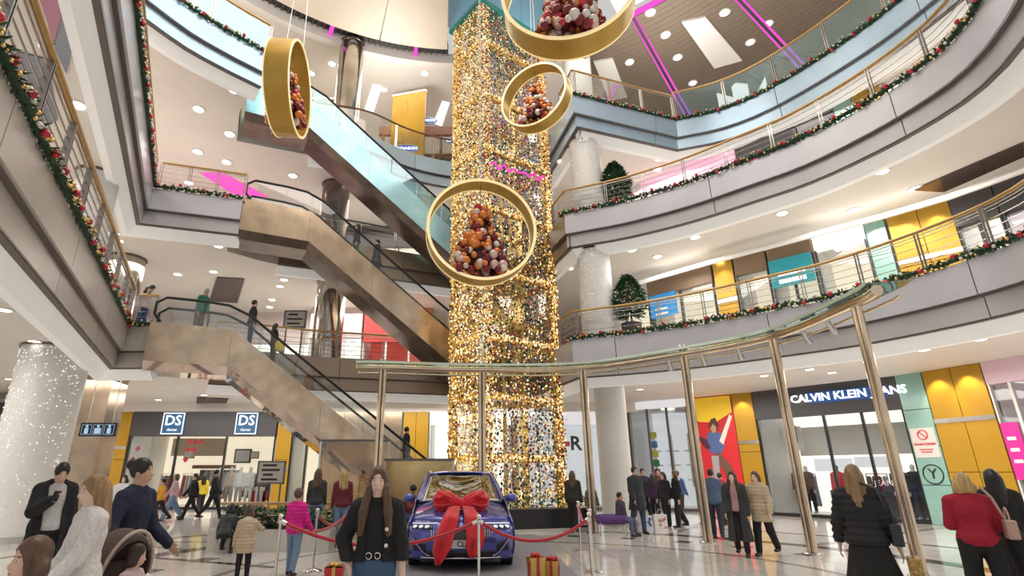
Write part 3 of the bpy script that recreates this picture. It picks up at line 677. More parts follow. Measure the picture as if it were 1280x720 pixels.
bulbs('planter_lights', P_, np.full(170, .018), GL1, pl, kind='stuff')
# ================================================================== HANGING RINGS
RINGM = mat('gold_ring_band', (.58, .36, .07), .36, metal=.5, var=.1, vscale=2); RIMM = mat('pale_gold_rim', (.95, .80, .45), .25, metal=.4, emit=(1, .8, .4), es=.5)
ORANGE = bauble_mesh('copper_bauble', mat('copper_bauble', (.80, .26, .06), .22, metal=.35)); BURG = bauble_mesh('burgundy_bauble', mat('burgundy_bauble', (.22, .03, .035), .2, metal=.3)); BLSH = bauble_mesh('blush_bauble', mat('blush_bauble', (.80, .58, .52), .25, metal=.3))
def hanging_ring(c, R, w, ang, label, nb, top, style=0):
    c = Vector(c); ax = Vector((math.cos(ang), math.sin(ang), 0)); sd = Vector((-ax.y, ax.x, 0)); up = Vector((0, 0, 1))
    root = thing('hanging_ring', label, 'ornament', c, group='gold rings hanging in the atrium'); N = 64
    def loop(prof, nm, m):
        mb = MB(); vs = []; k = len(prof)
        for i in range(N):
            t = 2*math.pi*i/N; d = sd*math.cos(t)+up*math.sin(t)
            for r, a in prof: vs.append(c+d*r+ax*a)
        fs = [(i*k+j, i*k+(j+1) % k, ((i+1) % N)*k+(j+1) % k, ((i+1) % N)*k+j) for i in range(N) for j in range(k)]
        mb.add(vs, fs).build(nm, m, parent=root, smooth=30)
    loop([(R, -w/2), (R, w/2), (R-.03, w/2), (R-.03, -w/2)], 'band', RINGM)
    for s in (-1, 1): loop([(R+.012, s*w/2-.012), (R+.012, s*w/2+.012), (R-.045, s*w/2+.012), (R-.045, s*w/2-.012)], 'rim', RIMM)
    for s in (-1, 1): MB().tube([c+up*R+ax*s*w*.4, Vector((c.x, c.y, top))], .006, 4).build('suspension_wire', STEEL, parent=root)
    # cone of baubles standing inside
    hb = R*1.42; z0 = -R*.86
    core = MB(); core.lathe([(R*.30, z0+.14), (R*.22, z0+hb*.35), (.03, z0+hb*.9)], c, 10); core_o = core.build('bauble_tree', BURG.materials[0] if style else mat('dark_foliage', (.05, .025, .02), .7), parent=root)
    for i in range(nb):
        h = 1-math.sqrt(random.random()); rad = (1-h)*R*.52+.07; t = random.uniform(0, 2*math.pi); q = rad*math.sqrt(random.uniform(.55 if h > .12 else .0, 1))
        p = c+sd*(q*math.cos(t))+ax*(q*math.sin(t)*.75)+up*(z0+h*hb); 
        if (p-c-ax*((p-c).dot(ax))).length > R-.1: continue
        me = random.choices((ORANGE, BURG, BLSH, B_PEARL, B_RED), (((6, 2, 1.2, 1, .4) if h > .3 else (2, 4, 3, 1.5, .8)), (1.5, 5, 3, 1.5, 1.5))[style])[0]
        inst('bauble', me, p, core_o, scale=random.choice((.10, .09, .075, .06)))
    MB().tube([c+up*(R-.02), c+up*(z0+hb)], .008, 4).build('hanger', DARKST, parent=root)
def rc(u, v, t): return ray(u, v)*t+Vector((0, 0, 1.58))
D2 = math.radians
hanging_ring(rc(361, 112, 13.2), 1.15, .56, D2(185), 'gold ring seen almost edge-on before the upper escalator', 210, 20.3)
hanging_ring(rc(601, 290, 11.2), 1.13, .42, D2(97), 'largest gold ring hanging in front of the middle of the light tower', 270, 20.3)
hanging_ring(rc(670, 123, 17.3), 1.13, .48, D2(58), 'smaller gold ring hanging beside the upper light tower', 200, 20.3)
hanging_ring(rc(710, -4, 9.2), 1.12, .48, D2(78), 'gold ring cut by the top of the picture full of dark red baubles', 250, 20.3, 1)
# ================================================================== CURVED GLASS BEAM ON STEEL POSTS
GP = [(-3.5, 16.1), (-2.7, 16.15), (.30, 16.55), (3.38, 16.25), (5.7, 14.2), (7.05, 12.25), (7.22, 9.62), (7.12, 8.9)]
gpath = smooth_path(GP, .25); gn = normals(gpath); ZB = 4.62
canopy = thing('glass_beam', 'curved steel and glass beam carried by tall twin steel posts', 'canopy', (3.4, 16.2, 0))
STEELW = mat('gold_reflection_steel', (.76, .62, .45), .16, metal=1.0, var=.12, vscale=3)  # golden reflections put into the steel colour
MB().tube([(p.x, p.y, ZB) for p in gpath], .10, 10).build('main_tube', STEELW, parent=canopy, smooth=60)
MB().tube([(p.x+n.x*.32, p.y+n.y*.32, ZB-.12) for p, n in zip(gpath, gn)], .03, 8).build('rear_tube', STEELW, parent=canopy, smooth=60)
S_g = arclen(gpath); k = 9
for i in range(k):
    g = cut_path(gpath, S_g, S_g[-1]*i/k+.01, S_g[-1]*(i+1)/k-.01); nn = normals(g)
    MB().sweep(g, nn, [(-.16, ZB+.13), (.55, ZB+.13), (.55, ZB+.15), (-.16, ZB+.15)]).build('glass_plate', glass('green_edge_glass', (.72, .86, .82), .25), parent=canopy)
MB().sweep(gpath, gn, [(-.175, ZB+.10), (-.16, ZB+.10), (-.16, ZB+.17), (-.175, ZB+.17)]).build('edge_trim', mat('glass_edge', (.62, .75, .62), .2, metal=.2), parent=canopy, smooth=30)
for i, (x, y) in enumerate(GP[1:7]):
    t = min(range(len(gpath)), key=lambda j: (gpath[j]-Vector((x, y))).length); n = gn[t]; d = Vector((n.y, -n.x))
    m = MB()
    for s in (-1, 1): m.cyl((x+d.x*s*.062, y+d.y*s*.062, .02), (x+d.x*s*.062, y+d.y*s*.062, ZB+.1), .056, 14)
    m.build('post', STEELW, parent=canopy, smooth=50)
    MB().box((x, y, (ZB)/2), (.035, .05, ZB-.1), math.atan2(d.y, d.x)).build('post_web', CHAR, parent=canopy)
    MB().lathe([(.2, 0), (.2, .02), (.15, .035)], (x, y, 0), 18).build('base_plate', STEEL, parent=canopy, smooth=40)
    m = MB(); 
    for s in (-1, 1): m.cyl((x+d.x*s*.062, y+d.y*s*.062, ZB+.1), (x+d.x*s*.062, y+d.y*s*.062, ZB+.26), .035, 10)
    m.build('post_cap', CHROME, parent=canopy, smooth=50)
    MB().bar((x, y, ZB-.1), (x+n.x*.45, y+n.y*.45, ZB+.1), .05, .05).build('bracket', STEELW, parent=canopy)
for q in (.60, .66, .72, .78, .83, .88):
    p, d = at_len(gpath, S_g, S_g[-1]*q); n = Vector((-d.y, d.x)); b = Vector((p.x+n.x*.2, p.y+n.y*.2, ZB-.05))
    MB().cyl(b, b+Vector((n.x*.12, n.y*.12, -.28)), .05, 10, r2=.085).build('spotlight', CHROME, parent=canopy, smooth=40)
# ================================================================== SHOP FRONTS
def hit(poly, u, v):
    d = ray(u, v); best = None
    for a, b in zip(poly, poly[1:]):
        ax, ay, bx, by = a[0], a[1], b[0]-a[0], b[1]-a[1]; den = d.x*by-d.y*bx
        if abs(den) < 1e-9: continue
        t = (ax*by-ay*bx)/den; s = (ax*d.y-ay*d.x)/den
        if t > 0 and -.001 <= s <= 1.001 and (best is None or t < best[0]): best = (t, s)
    t, s = best; return Vector((d.x*t, d.y*t))
SHOPFLOOR = mat('shop_floor', (.55, .5, .45), .2)
SPOTR = mat('black_track', (.02, .02, .02), .4)
def frame_of(a, b):
    a = Vector((a[0], a[1])); b = Vector((b[0], b[1])); d = (b-a); Ln = d.length; d.normalize(); n = Vector((-d.y, d.x))
    return a, d, n, Ln, math.atan2(d.y, d.x)
def shop(name, label, a, b, z0, z1, fascia=BLACK, fh=.9, panes=3, mull=BLACK, inner=LITWALL, depth=2.6, sill=.12, cat='storefront', shelf=None, items=(), gl=None):
    a, d, n, Ln, rz = frame_of(a, b); root = thing(name, label, cat, (*(a+d*Ln/2), z0))
    P = lambda x, y, z: (a.x+d.x*x+n.x*y, a.y+d.y*x+n.y*y, z)
    def bx(nm, x0, x1, y0, y1, za, zb, m, par=root): return MB().box(P((x0+x1)/2, (y0+y1)/2, (za+zb)/2), (x1-x0, y1-y0, zb-za), rz).build(nm, m, parent=par)
    bx('fascia', 0, Ln, -.06, .22, z1-fh, z1, fascia)
    bx('sill', 0, Ln, -.03, .12, z0, z0+sill, mull)
    for i in range(panes+1):
        x = Ln*i/panes; bx('mullion', max(0, x-.04), min(Ln, x+.04), -.03, .1, z0+sill, z1-fh, mull)
    for i in range(panes): bx('pane', Ln*i/panes+.04, Ln*(i+1)/panes-.04, .02, .04, z0+sill, z1-fh, gl or PALE)
    bx('back_wall', .05, Ln-.05, depth, depth+.08, z0, z1-.05, inner); bx('side_wall', 0, .06, .22, depth, z0, z1-.05, WHITE); bx('side_wall', Ln-.06, Ln, .22, depth, z0, z1-.05, WHITE)
    bx('shop_floor', .05, Ln-.05, .12, depth, z0+.005, z0+.06, SHOPFLOOR); bx('shop_ceiling', .05, Ln-.05, .22, depth, z1-.3, z1-.2, WHITE)
    k = max(1, int(Ln/1.6))
    for i in range(k): bx('light_strip', Ln*(i+.3)/k, Ln*(i+.7)/k, .7, 1.0, z1-.36, z1-.3, LITP)
    return root, P, Ln, rz
def cladding(name, label, a, b, z0, z1, m, nx=1, nz=2, t=.08, cat='wall panel', gap=.02, band=None):
    a, d, n, Ln, rz = frame_of(a, b); root = thing(name, label, cat, (*(a+d*Ln/2), z0))
    P = lambda x, y, z: (a.x+d.x*x+n.x*y, a.y+d.y*x+n.y*y, z)
    MB().box(P(Ln/2, .06, (z0+z1)/2), (Ln, .06, z1-z0), rz).build('backing', JOINT, parent=root)
    for i in range(nx):
        for j in range(nz):
            w = Ln/nx-gap; h = (z1-z0)/nz-gap; MB().box(P(Ln*(i+.5)/nx, -.0, z0+(z1-z0)*(j+.5)/nz), (w, t, h), rz).build('panel', m, parent=root)
    if band: 
        zb = z0+(z1-z0)*band; MB().box(P(Ln/2, -.045, zb), (Ln, .03, .14), rz).build('metal_band', STEEL, parent=root)
    return root, P, Ln, rz
GARM = [cloth0 for cloth0 in (mat('garment_%d' % i, c, .85) for i, c in enumerate(((.05, .05, .06), (.20, .22, .30), (.5, .42, .34), (.75, .72, .70), (.45, .05, .06), (.12, .10, .09), (.30, .32, .35), (.62, .52, .45))))]
def rack(P, rz, root, x0, x1, y, z, h, pal=None):         # a rail of hanging garments
    MB().bar(P(x0, y, z+h+.06), P(x1, y, z+h+.06), .03, .03).build('rack_rail', STEEL, parent=root)
    for x in (x0, x1): MB().bar(P(x, y, z-.02 if z > .5 else z), P(x, y, z+h+.06), .03, .03).build('rack_post', STEEL, parent=root)
    k = max(2, int((x1-x0)/.16))
    for i in range(k):
        hh = h*random.uniform(.75, 1.0); m = GARM[random.choice(pal or range(8))]; xx = x0+(x1-x0)*(i+.5)/k
        g_ = MB(); g_.add([P(xx-.06, y-.2, z+h-hh), P(xx+.06, y-.2, z+h-hh), P(xx+.06, y+.2, z+h-hh), P(xx-.06, y+.2, z+h-hh), P(xx-.03, y-.16, z+h-.06), P(xx+.03, y-.16, z+h-.06), P(xx+.03, y+.16, z+h-.06), P(xx-.03, y+.16, z+h-.06), P(xx, y, z+h)], [(3, 2, 1, 0), (0, 1, 5, 4), (1, 2, 6, 5), (2, 3, 7, 6), (3, 0, 4, 7), (4, 5, 8), (5, 6, 8), (6, 7, 8), (7, 4, 8)]); g_.build('hung_garment', m, parent=root)
# ---------------- ground floor, right-hand arc
G = [(5.2, 28.6), (7.0, 27.3), (9.9, 25.0), (12.4, 22.6), (15.0, 19.2), (16.1, 16.0), (16.3, 12.5), (15.8, 9)]
g = lambda u: hit(G, u, 592)
cladding('yellow_cladding', 'narrow yellow wall panel beside the white display shop', g(774), g(791), 0, 4.85, YELLOW, 1, 2, band=.62)
r, P, Ln, rz = shop('white_shop', 'bright white shop window behind the standing group', g(792), g(868), 0, 4.85, LITGREY, .35, 3, DARKST, LITGREY, 3.0)
for i in range(3):
    x = Ln*(.2+.3*i); MB().cyl(P(x, 1.6, 1.0), P(x, 1.6, 3.4), .06, 10).build('display_pole', WHITE, parent=r)
    for k in range(3): MB().box(P(x+.05, 1.55, 1.3+k*.65), (.5, .3, .06), rz).build('display_shelf', WHITE, parent=r)
for k, c in enumerate(((.85, .7, .05), (.1, .3, .6), (.8, .75, .1), (.05, .35, .15), (.7, .1, .1))):
    MB().box(P(Ln*.33, .5, 3.3-k*.42), (.36, .05, .3), rz).build('hanging_print', mat('print_%d' % k, c, .5), parent=r)
# poster wall
REDP = mat('poster_red', (.72, .03, .04), .4); YELP = mat('poster_yellow', (.95, .62, .03), .4, emit=(1, .65, .05), es=.15); SKINP = mat('poster_skin', (.62, .36, .24), .5)
a, d, n, Ln, rz = frame_of(g(870), g(928)); root = thing('poster_wall', 'tall red and yellow fashion poster with a seated model', 'poster', (*(a+d*Ln/2), 0))
P = lambda x, y, z: (a.x+d.x*x+n.x*y, a.y+d.y*x+n.y*y, z)
MB().box(P(Ln/2, .05, 2.42), (Ln, .1, 4.84), rz).build('board', REDP, parent=root)
def flat(poly, m, y, nm='printed_shape', par=None):
    mb = MB(); k = len(poly); vs = [P(x*Ln, y, z) for x, z in poly]+[P(x*Ln, y+.008, z) for x, z in poly]
    tri = tessellate_polygon([[Vector((x*Ln, z, 0)) for x, z in poly]]); fs = [tuple(t) for t in tri]+[(i, (i+1) % k, (i+1) % k+k, i+k) for i in range(k)]
    return mb.add(vs, fs).build(nm, m, parent=par or root)
flat([(.02, 4.0), (.25, 3.75), (.6, 3.7), (.98, 4.1), (.98, 4.8), (.02, 4.8)], YELP, -.012)
flat([(.02, 0.1), (.1, .1), (.2, 2.8), (.12, 3.4), (.02, 3.6)], mat('poster_orange', (.90, .30, .03), .4), -.012)
flat([(.42, 3.55), (.50, 3.85), (.60, 3.9), (.66, 3.6), (.60, 3.3), (.48, 3.3)], mat('poster_hair', (.13, .05, .03), .5), -.014)
flat([(.46, 3.45), (.53, 3.65), (.60, 3.5), (.58, 3.3), (.50, 3.25)], SKINP, -.022)
flat([(.40, 3.3), (.68, 3.25), (.72, 2.7), (.60, 2.3), (.42, 2.4), (.30, 2.7)], mat('poster_denim', (.10, .16, .38), .5), -.016)
flat([(.12, 3.2), (.35, 3.0), (.42, 2.6), (.30, 2.6)], mat('poster_dark', (.10, .03, .05), .5), -.018)
flat([(.55, 2.5), (.80, 1.9), (.90, 1.1), (.78, 1.0), (.62, 1.7), (.45, 2.2)], mat('poster_brown', (.20, .09, .06), .5), -.017)
flat([(.40, 2.3), (.56, 2.3), (.52, 1.2), (.40, 1.2)], mat('poster_grey', (.42, .40, .42), .5), -.018)
flat([(.62, 2.9), (.92, 4.0), (.97, 3.9), (.70, 2.75)], mat('poster_white', (.9, .85, .8), .5), -.02)
cladding('yellow_cladding', 'tall yellow wall panel between the poster and the black shop front', g(929), g(956), 0, 4.85, YELLOW, 1, 2, band=.58)
# black shop with blue lit letters
a0, b0 = g(957), g(1149)
r, P, Ln, rz = shop('black_shop', 'black shop front with white lettering and large lit windows', a0, b0, 0, 4.85, CHAR, 1.15, 4, BLACK, LITWALL, 3.2)
LETT = glow('white_letters', (.92, .96, 1), 2.2)
sg = MB().box(P(Ln*.68, -.09, 4.36), (Ln*.52, .05, .42), rz).build('sign_board', mat('navy_sign', (.01, .03, .09), .4, emit=(.02, .12, .4), es=.5), parent=r)
text('sign_text', 'CALVIN KLEIN JEANS', .40, P(Ln*.68, -.13, 4.36), (math.pi/2, 0, rz), LETT, sg, .015, sx=1.02, bold=.008)
text('window_text', 'JEANS', .26, P(Ln*.80, .0, 1.25), (math.pi/2, 0, rz), mat('window_letter', (.75, .6, .7), .4), r, .004)
for x, w, z, h, m in ((.10, .55, 3.0, 1.0, WHITE), (.35, 1.4, 1.9, .5, LITGREY), (.62, 1.2, 2.0, .4, LITGREY)):
    MB().box(P(Ln*x, 2.2, z), (w, .1, h), rz).build('display_panel', m, parent=r)
MB().box(P(Ln*.10, 2.12, 3.2), (.22, .02, .7), rz).build('hanging_print', CHAR, parent=r)
for x in (.42, .55, .72, .86): MB().box(P(Ln*x, 1.8, .5), (.9, .5, .9), rz).build('display_table', CHAR, parent=r)
for x, c in ((.44, (.7, .03, .04)), (.56, (.72, .25, .2)), (.74, (.1, .1, .12)), (.84, (.7, .03, .06)), (.9, (.6, .05, .1))):
    MB().box(P(Ln*x, 1.7, 1.08), (.45, .35, .24), rz).build('folded_stack', mat('cloth_%d' % int(c[0]*100+c[1]*1000), c, .7), parent=r)
for x0, x1, y in ((.03, .16, 2.7), (.30, .42, 2.6), (.52, .66, 2.8), (.70, .80, 2.4), (.86, .97, 2.6)): rack(P, rz, r, Ln*x0, Ln*x1, y, .25, 1.25, (0, 0, 1, 4, 5, 6))
MB().box(P(Ln*.5, 3.1, 2.9), (Ln*.9, .08, 1.2), rz).build('grey_back_panel', mat('shop_grey', (.78, .73, .67), .6), parent=r)
# teal column with notices
r, P, Ln, rz = cladding('teal_cladding', 'teal glass wall panels with a no smoking notice and a circled letter', g(1150), g(1186), 0, 4.85, TEAL, 1, 4)
NOTICE = mat('notice_white', (.80, .72, .68), .4); NRED = mat('notice_red', (.65, .04, .06), .4)
nt_ = MB().box(P(Ln/2, -.05, 2.55), (Ln*.86, .02, .95), rz).build('notice', NOTICE, parent=r)
ring = MB(); ring.tube([P(Ln/2+.15*math.cos(t), -.065, 2.80+.15*math.sin(t)) for t in [i*math.pi/10 for i in range(20)]], .018, 6, closed=True); ring.tube([P(Ln/2-.1, -.065, 2.9), P(Ln/2+.1, -.065, 2.70)], .016, 6); ring.build('no_smoking_symbol', NRED, parent=nt_)
text('notice_text', 'SİGARA İÇİLMEZ', .085, P(Ln/2, -.065, 2.50), (math.pi/2, 0, rz), NRED, nt_, .004, bold=.004)
MB().box(P(Ln/2, -.065, 2.33), (Ln*.5, .01, .03), rz).build('notice_line', NRED, parent=nt_); MB().box(P(Ln/2, -.065, 2.25), (Ln*.4, .01, .03), rz).build('notice_line', NRED, parent=nt_)
ring = MB(); ring.tube([P(Ln/2+.30*math.cos(t), -.055, 1.55+.30*math.sin(t)) for t in [i*math.pi/14 for i in range(28)]], .018, 6, closed=True); ring.build('circle_mark', BLACK, parent=r)
text('circle_letter', 'Y', .46, P(Ln/2, -.055, 1.55), (math.pi/2, 0, rz), BLACK, r, .006)
cladding('yellow_cladding', 'wide double yellow wall panels beside the pink shop', g(1187), g(1268), 0, 4.85, YELLOW, 2, 3, band=.66)
r, P, Ln, rz = shop('pink_shop', 'pink and white shop front at the edge of the picture', g(1270), g(1330), 0, 4.85, mat('pale_pink', (.85, .62, .72), .4), .7, 2, WHITE, LITPINK, 2.0)
MB().box(P(Ln*.22, -.05, 2.2), (Ln*.4, .04, 1.6), rz).build('magenta_poster', MAGENTA, parent=r)
for k in range(3): MB().box(P(Ln*.2, -.08, 2.55-k*.32), (Ln*.2, .01, .1), rz).build('poster_stripe', WHITE, parent=r)
# warm spots washing the yellow panels
def wall_spot(a, b, z, k, e=60):
    a, d, n, Ln, rz = frame_of(a, b)
    for i in range(k):
        p = a+d*Ln*(i+.5)/k-n*.45; l = bpy.data.lights.new('wall_washer', 'SPOT'); l.energy = e; l.color = (1, .82, .55); l.spot_size = math.radians(75); l.spot_blend = .6; l.shadow_soft_size = .05
        o = bpy.data.objects.new('wall_washer', l); COL.objects.link(o); o.location = (p.x, p.y, z); o.rotation_euler = Vector((n.x*.35, n.y*.35, -1)).to_track_quat('-Z', 'Y').to_euler()
wall_spot(g(1187), g(1268), 4.78, 2, 110); wall_spot(g(929), g(956), 4.78, 1, 80)
# ---------------- ground floor, back wall (behind the escalators)
BY = 26.5
gx = lambda u, Y=BY: (at_y(u, 592, Y).x, Y)
cladding('yellow_cladding', 'yellow wall panel beside the menswear shop and the bronze pillar', gx(128), gx(152), 0, 4.4, YELLOW, 1, 2, band=.62)
r, P, Ln, rz = shop('menswear_shop', 'wide menswear shop with two square blue signs on a dark band', gx(153), gx(339), 0, 4.4, CHAR, 1.15, 3, BLACK, LITWARM, 3.4)
SIGNB = mat('sign_blue', (.03, .12, .3), .4, emit=(.1, .4, .9), es=.3); SIGNW = glow('sign_white', (.9, .95, 1), 1.3)
for u in (207, 301):
    x = gx(u)[0]-gx(153)[0]
    s = MB().box(P(x, -.10, 3.84), (1.05, .06, 1.0), rz).build('sign_box', SIGNB, parent=r)
    MB().box(P(x, -.115, 3.84), (.93, .06, .88), rz).build('sign_face', mat('sign_face', (.03, .12, .26), .4), parent=s)
    fr = MB()
    for zz_ in (-.5, .5): fr.box(P(x, -.14, 3.84+zz_*.96), (1.03, .02, .05), rz)
    for xx_ in (-.5, .5): fr.box(P(x+xx_*.98, -.14, 3.84), (.05, .02, 1.0), rz)
    fr.build('sign_border', SIGNW, parent=s)
    text('sign_letters', 'DS', .66, P(x, -.155, 3.96), (math.pi/2, 0, rz), SIGNW, s, .01, bold=.012); text('sign_small_letters', 'damat', .2, P(x, -.155, 3.55), (math.pi/2, 0, rz), SIGNW, s, .006)
REDD = mat('red_diamond', (.70, .02, .04), .4)
for dx, dz in ((.40, 3.0), (.44, 3.0), (.48, 3.0), (.395, 2.65), (.435, 2.65), (.39, 2.2), (.05, 2.7), (.03, 2.2)):
    MB().box(P(Ln*dx, .25, dz), (.20, .01, .20), M=Matrix.Rotation(rz, 3, 'Z') @ Matrix.Rotation(math.pi/4, 3, 'Y')).build('red_diamond', REDD, parent=r)
for x, z, w in ((.19, 2.55, .55), (.60, 2.45, .9), (.69, 2.5, .45)):
    MB().box(P(Ln*x, 3.3, z), (w, .05, w*.8), rz).build('picture_frame', CHAR, parent=r); MB().box(P(Ln*x, 3.26, z), (w*.8, .05, w*.62), rz).build('picture', WHITE, parent=r)
MB().box(P(Ln*.42, 2.9, 1.9), (2.2, .2, .18), rz).build('shelf_header', mat('mahogany', (.25, .08, .05), .4), parent=r)
for k in range(8):
    MB().box(P(Ln*.34+k*.26, 2.95, 1.35), (.2, .3, .8), rz).build('hung_garment', mat('garment_%d' % (k % 4), ((.7, .7, .72), (.2, .25, .4), (.55, .45, .38), (.85, .82, .8))[k % 4], .8), parent=r)
for x0, x1, y in ((.06, .16, 2.6), (.20, .32, 2.9), (.50, .60, 2.2), (.66, .80, 2.9), (.84, .97, 2.5)): rack(P, rz, r, Ln*x0, Ln*x1, y, .3, 1.2)
MB().box(P(Ln*.25, 3.3, 2.9), (Ln*.4, .06, .9), rz).build('wall_panel', mat('shop_beige', (.62, .50, .36), .6), parent=r)
for x in (.22, .86, .94): MB().box(P(Ln*x, 1.4, .42), (.8, .5, .7), rz).build('display_table', REDD, parent=r)
cladding('yellow_cladding', 'yellow wall panel under the lowest escalator beside the menswear shop', gx(341), gx(360), 0, 4.4, YELLOW, 1, 2, band=.4)
shop('lit_shop', 'small warm lit shop seen under the lowest escalator', gx(361), gx(399), 0, 4.4, CHAR, 1.1, 2, BLACK, LITWARM, 2.6)
cladding('bronze_cladding', 'bronze wall panels behind the foot of the lowest escalator', gx(401), gx(500), 0, 4.4, BRONZE, 4, 2)
r, P, Ln, rz = cladding('gold_cladding', 'glowing gold wall panels seen past the escalator foot', gx(502), gx(534), 0, 4.4, YELLOW, 2, 1)
shop('white_shop', 'white lit shop front beside the light tower', gx(536), gx(640), 0, 4.4, LITWALL, .6, 4, WHITE, LITWALL, 3)
r, P, Ln, rz = shop('white_shop', 'white shop with a dark letter sign seen through the light tower', gx(642), gx(770), 0, 4.4, LITGREY, .6, 4, DARKST, LITGREY, 3)
text('sign_letters', 'R', .9, P(Ln*.62, -.1, 2.9), (math.pi/2, 0, rz), BLACK, r, .02, bold=.02)
MB().box(P(Ln*.52, -.1, 2.9), (.4, .04, .22), rz).build('red_mark', NRED, parent=r)
cladding('red_cladding', 'magenta shop wall behind the bronze pillar', gx(70), gx(112), 0, 4.4, mat('deep_pink', (.60, .05, .18), .4), 2, 2)
shop('lit_shop', 'lit shop window with red diamonds between bronze pillar and yellow panel', gx(113), gx(127), 0, 4.4, CHAR, 1.0, 1, BLACK, LITWALL, 2.4)
shop('dark_fascia_shop', 'lit shop with dark fascia beyond the wide white column', gx(-60, 22.8), gx(68, 23.2), 0, 4.4, CHAR, 1.0, 4, BLACK, LITWALL, 2.6)
MB().box((-4, BY+.1, 4.62), (40, .25, .48)).build('bulkhead', CREAM, kind='structure')
# ---------------- first gallery, right-hand arc
W1 = [(3.0, 26.5), (5.0, 24.2), (7.5, 21.2), (9.6, 18.8), (12.2, 16.2), (13.9, 14.4), (15.0, 12.3), (15.5, 10), (15.2, 7)]
w = lambda u, v: hit(W1, u, v)
SHW = mat('lit_cream_window', (.88, .80, .66), .5, emit=(1, .88, .68), es=.6)  # back wall emission stands in for the light inside the shop
BLUES = mat('blue_sign', (.03, .18, .38), .35, emit=(.05, .35, .8), es=.4); TEALS = mat('teal_sign', (.02, .22, .26), .35, emit=(.03, .35, .4), es=.35)
def up_shop(u0, v0, u1, v1, z0, z1, label, **k): return shop('gallery_shop', label, w(u0, v0), w(u1, v1), z0, z1, **k)
up_shop(755, 400, 812, 385, Z1, 9.2, 'first gallery shop behind the potted tree', fascia=WHITE, fh=.8, panes=2, mull=CHAR, inner=LITWARM, depth=1.8)
r, P, Ln, rz = up_shop(813, 380, 893, 365, Z1, 9.2, 'first gallery shop with a hanging blue sign and cream window', fascia=mat('brown_fascia', (.30, .20, .13), .4), fh=.7, panes=2, mull=CHAR, inner=SHW, depth=1.8)
MB().box(P(Ln*.25, -.2, 8.0), (Ln*.42, .08, .95), rz).build('blue_sign', BLUES, parent=r)
for k in range(2): MB().box(P(Ln*.22, -.25, 7.85-k*.2), (Ln*.2, .01, .08), rz).build('sign_line', WHITE, parent=r)
cladding('gold_cladding', 'gold pillar panel between first gallery shops', w(895, 360), w(920, 358), Z1, 9.2, GOLD, 1, 2, band=.55)
wall_spot(w(1115, 300), w(1194, 280), 9.1, 2, 70); wall_spot(w(895, 360), w(920, 358), 9.1, 1, 50)
up_shop(922, 355, 962, 348, Z1, 9.2, 'narrow cream shop window beside the gold pillar on the first gallery', fascia=mat('brown_fascia', (.3, .2, .13), .4), fh=.7, panes=1, mull=CHAR, inner=SHW, depth=1.8)
r, P, Ln, rz = up_shop(964, 345, 1020, 335, Z1, 9.2, 'first gallery shop with a teal sign', fascia=mat('brown_fascia', (.3, .2, .13), .4), fh=.5, panes=2, mull=CHAR, inner=SHW, depth=1.8)
MB().box(P(Ln*.5, -.2, 8.15), (Ln*.95, .1, 1.0), rz).build('teal_sign', TEALS, parent=r)
for k in range(2): MB().box(P(Ln*.5, -.26, 8.1-k*.28), (Ln*.6, .01, .13), rz).build('sign_line', LETT, parent=r)
up_shop(1022, 330, 1086, 315, Z1, 9.2, 'bright cream shop front with two tall windows on the first gallery', fascia=LITWALL, fh=.5, panes=1, mull=CHAR, inner=SHW, depth=1.8)
cladding('teal_cladding', 'teal panel strip beside gold panels on the first gallery', w(1087, 310), w(1113, 305), Z1, 9.2, TEAL, 1, 3)
cladding('gold_cladding', 'double gold wall panels on the first gallery', w(1115, 300), w(1194, 280), Z1, 9.2, GOLD, 2, 2, band=.55)
r, P, Ln, rz = up_shop(1195, 280, 1250, 265, Z1, 9.2, 'dark shop with an orange display on the first gallery', fascia=CHAR, fh=.9, panes=2, mull=BLACK, inner=LITWARM, depth=1.6)
for k in range(3): MB().box(P(Ln*(.25+.25*k), .6, 6.6), (.5, .4, 1.2), rz).build('display_stand', mat('orange_stand', (.75, .32, .05), .4), parent=r)
up_shop(1251, 262, 1330, 240, Z1, 9.2, 'shop with pink and pale blue windows at the end of the first gallery', fascia=CHAR, fh=.9, panes=2, mull=BLACK, inner=LITPINK, depth=1.6)
# white bulkhead bar running over the first gallery shop fronts
bp = [w(u, v) for u, v in ((755, 400), (813, 380), (895, 360), (964, 345), (1022, 330), (1087, 310), (1115, 300), (1194, 280), (1250, 265), (1330, 240))]
bo = struct('trim_1'); MB().tube([(p.x*.93, p.y*.93, 8.75) for p in bp], .09, 6).build('bulkhead_bar', WHITE, parent=bo)
# ---------------- second gallery, right-hand arc
w2 = lambda u, v: hit(W1, u, v)
PINKW = mat('pink_lit_wall', (.80, .55, .66), .5, emit=(1, .45, .75), es=.15)
def up2(u0, v0, u1, v1, label, **k): return shop('gallery_shop', label, w2(u0, v0), w2(u1, v1), Z2, 13.85, **k)
up2(740, 240, 800, 225, 'white wall shop behind the second gallery potted tree', fascia=WHITE, fh=.9, panes=2, mull=WHITE, inner=PINKW, depth=1.5)
up2(801, 225, 920, 200, 'pink glowing shop front on the second gallery', fascia=LITPINK, fh=.8, panes=3, mull=WHITE, inner=PINKW, depth=1.5)
r, P, Ln, rz = up2(921, 200, 998, 175, 'black shop with a white script sign and pink flower on the second gallery', fascia=BLACK, fh=1.6, panes=2, mull=BLACK, inner=BLUES, depth=1.5)
text('script_sign', 'Judy', .7, P(Ln*.45, -.12, 12.2), (math.pi/2, 0, rz), LETT, r, .015, sx=1.1); MB().sphere(P(Ln*.30, -.1, 12.7), .28, 10, 6, sc=(1, .3, 1)).build('flower_mark', MAGENTA, parent=r)
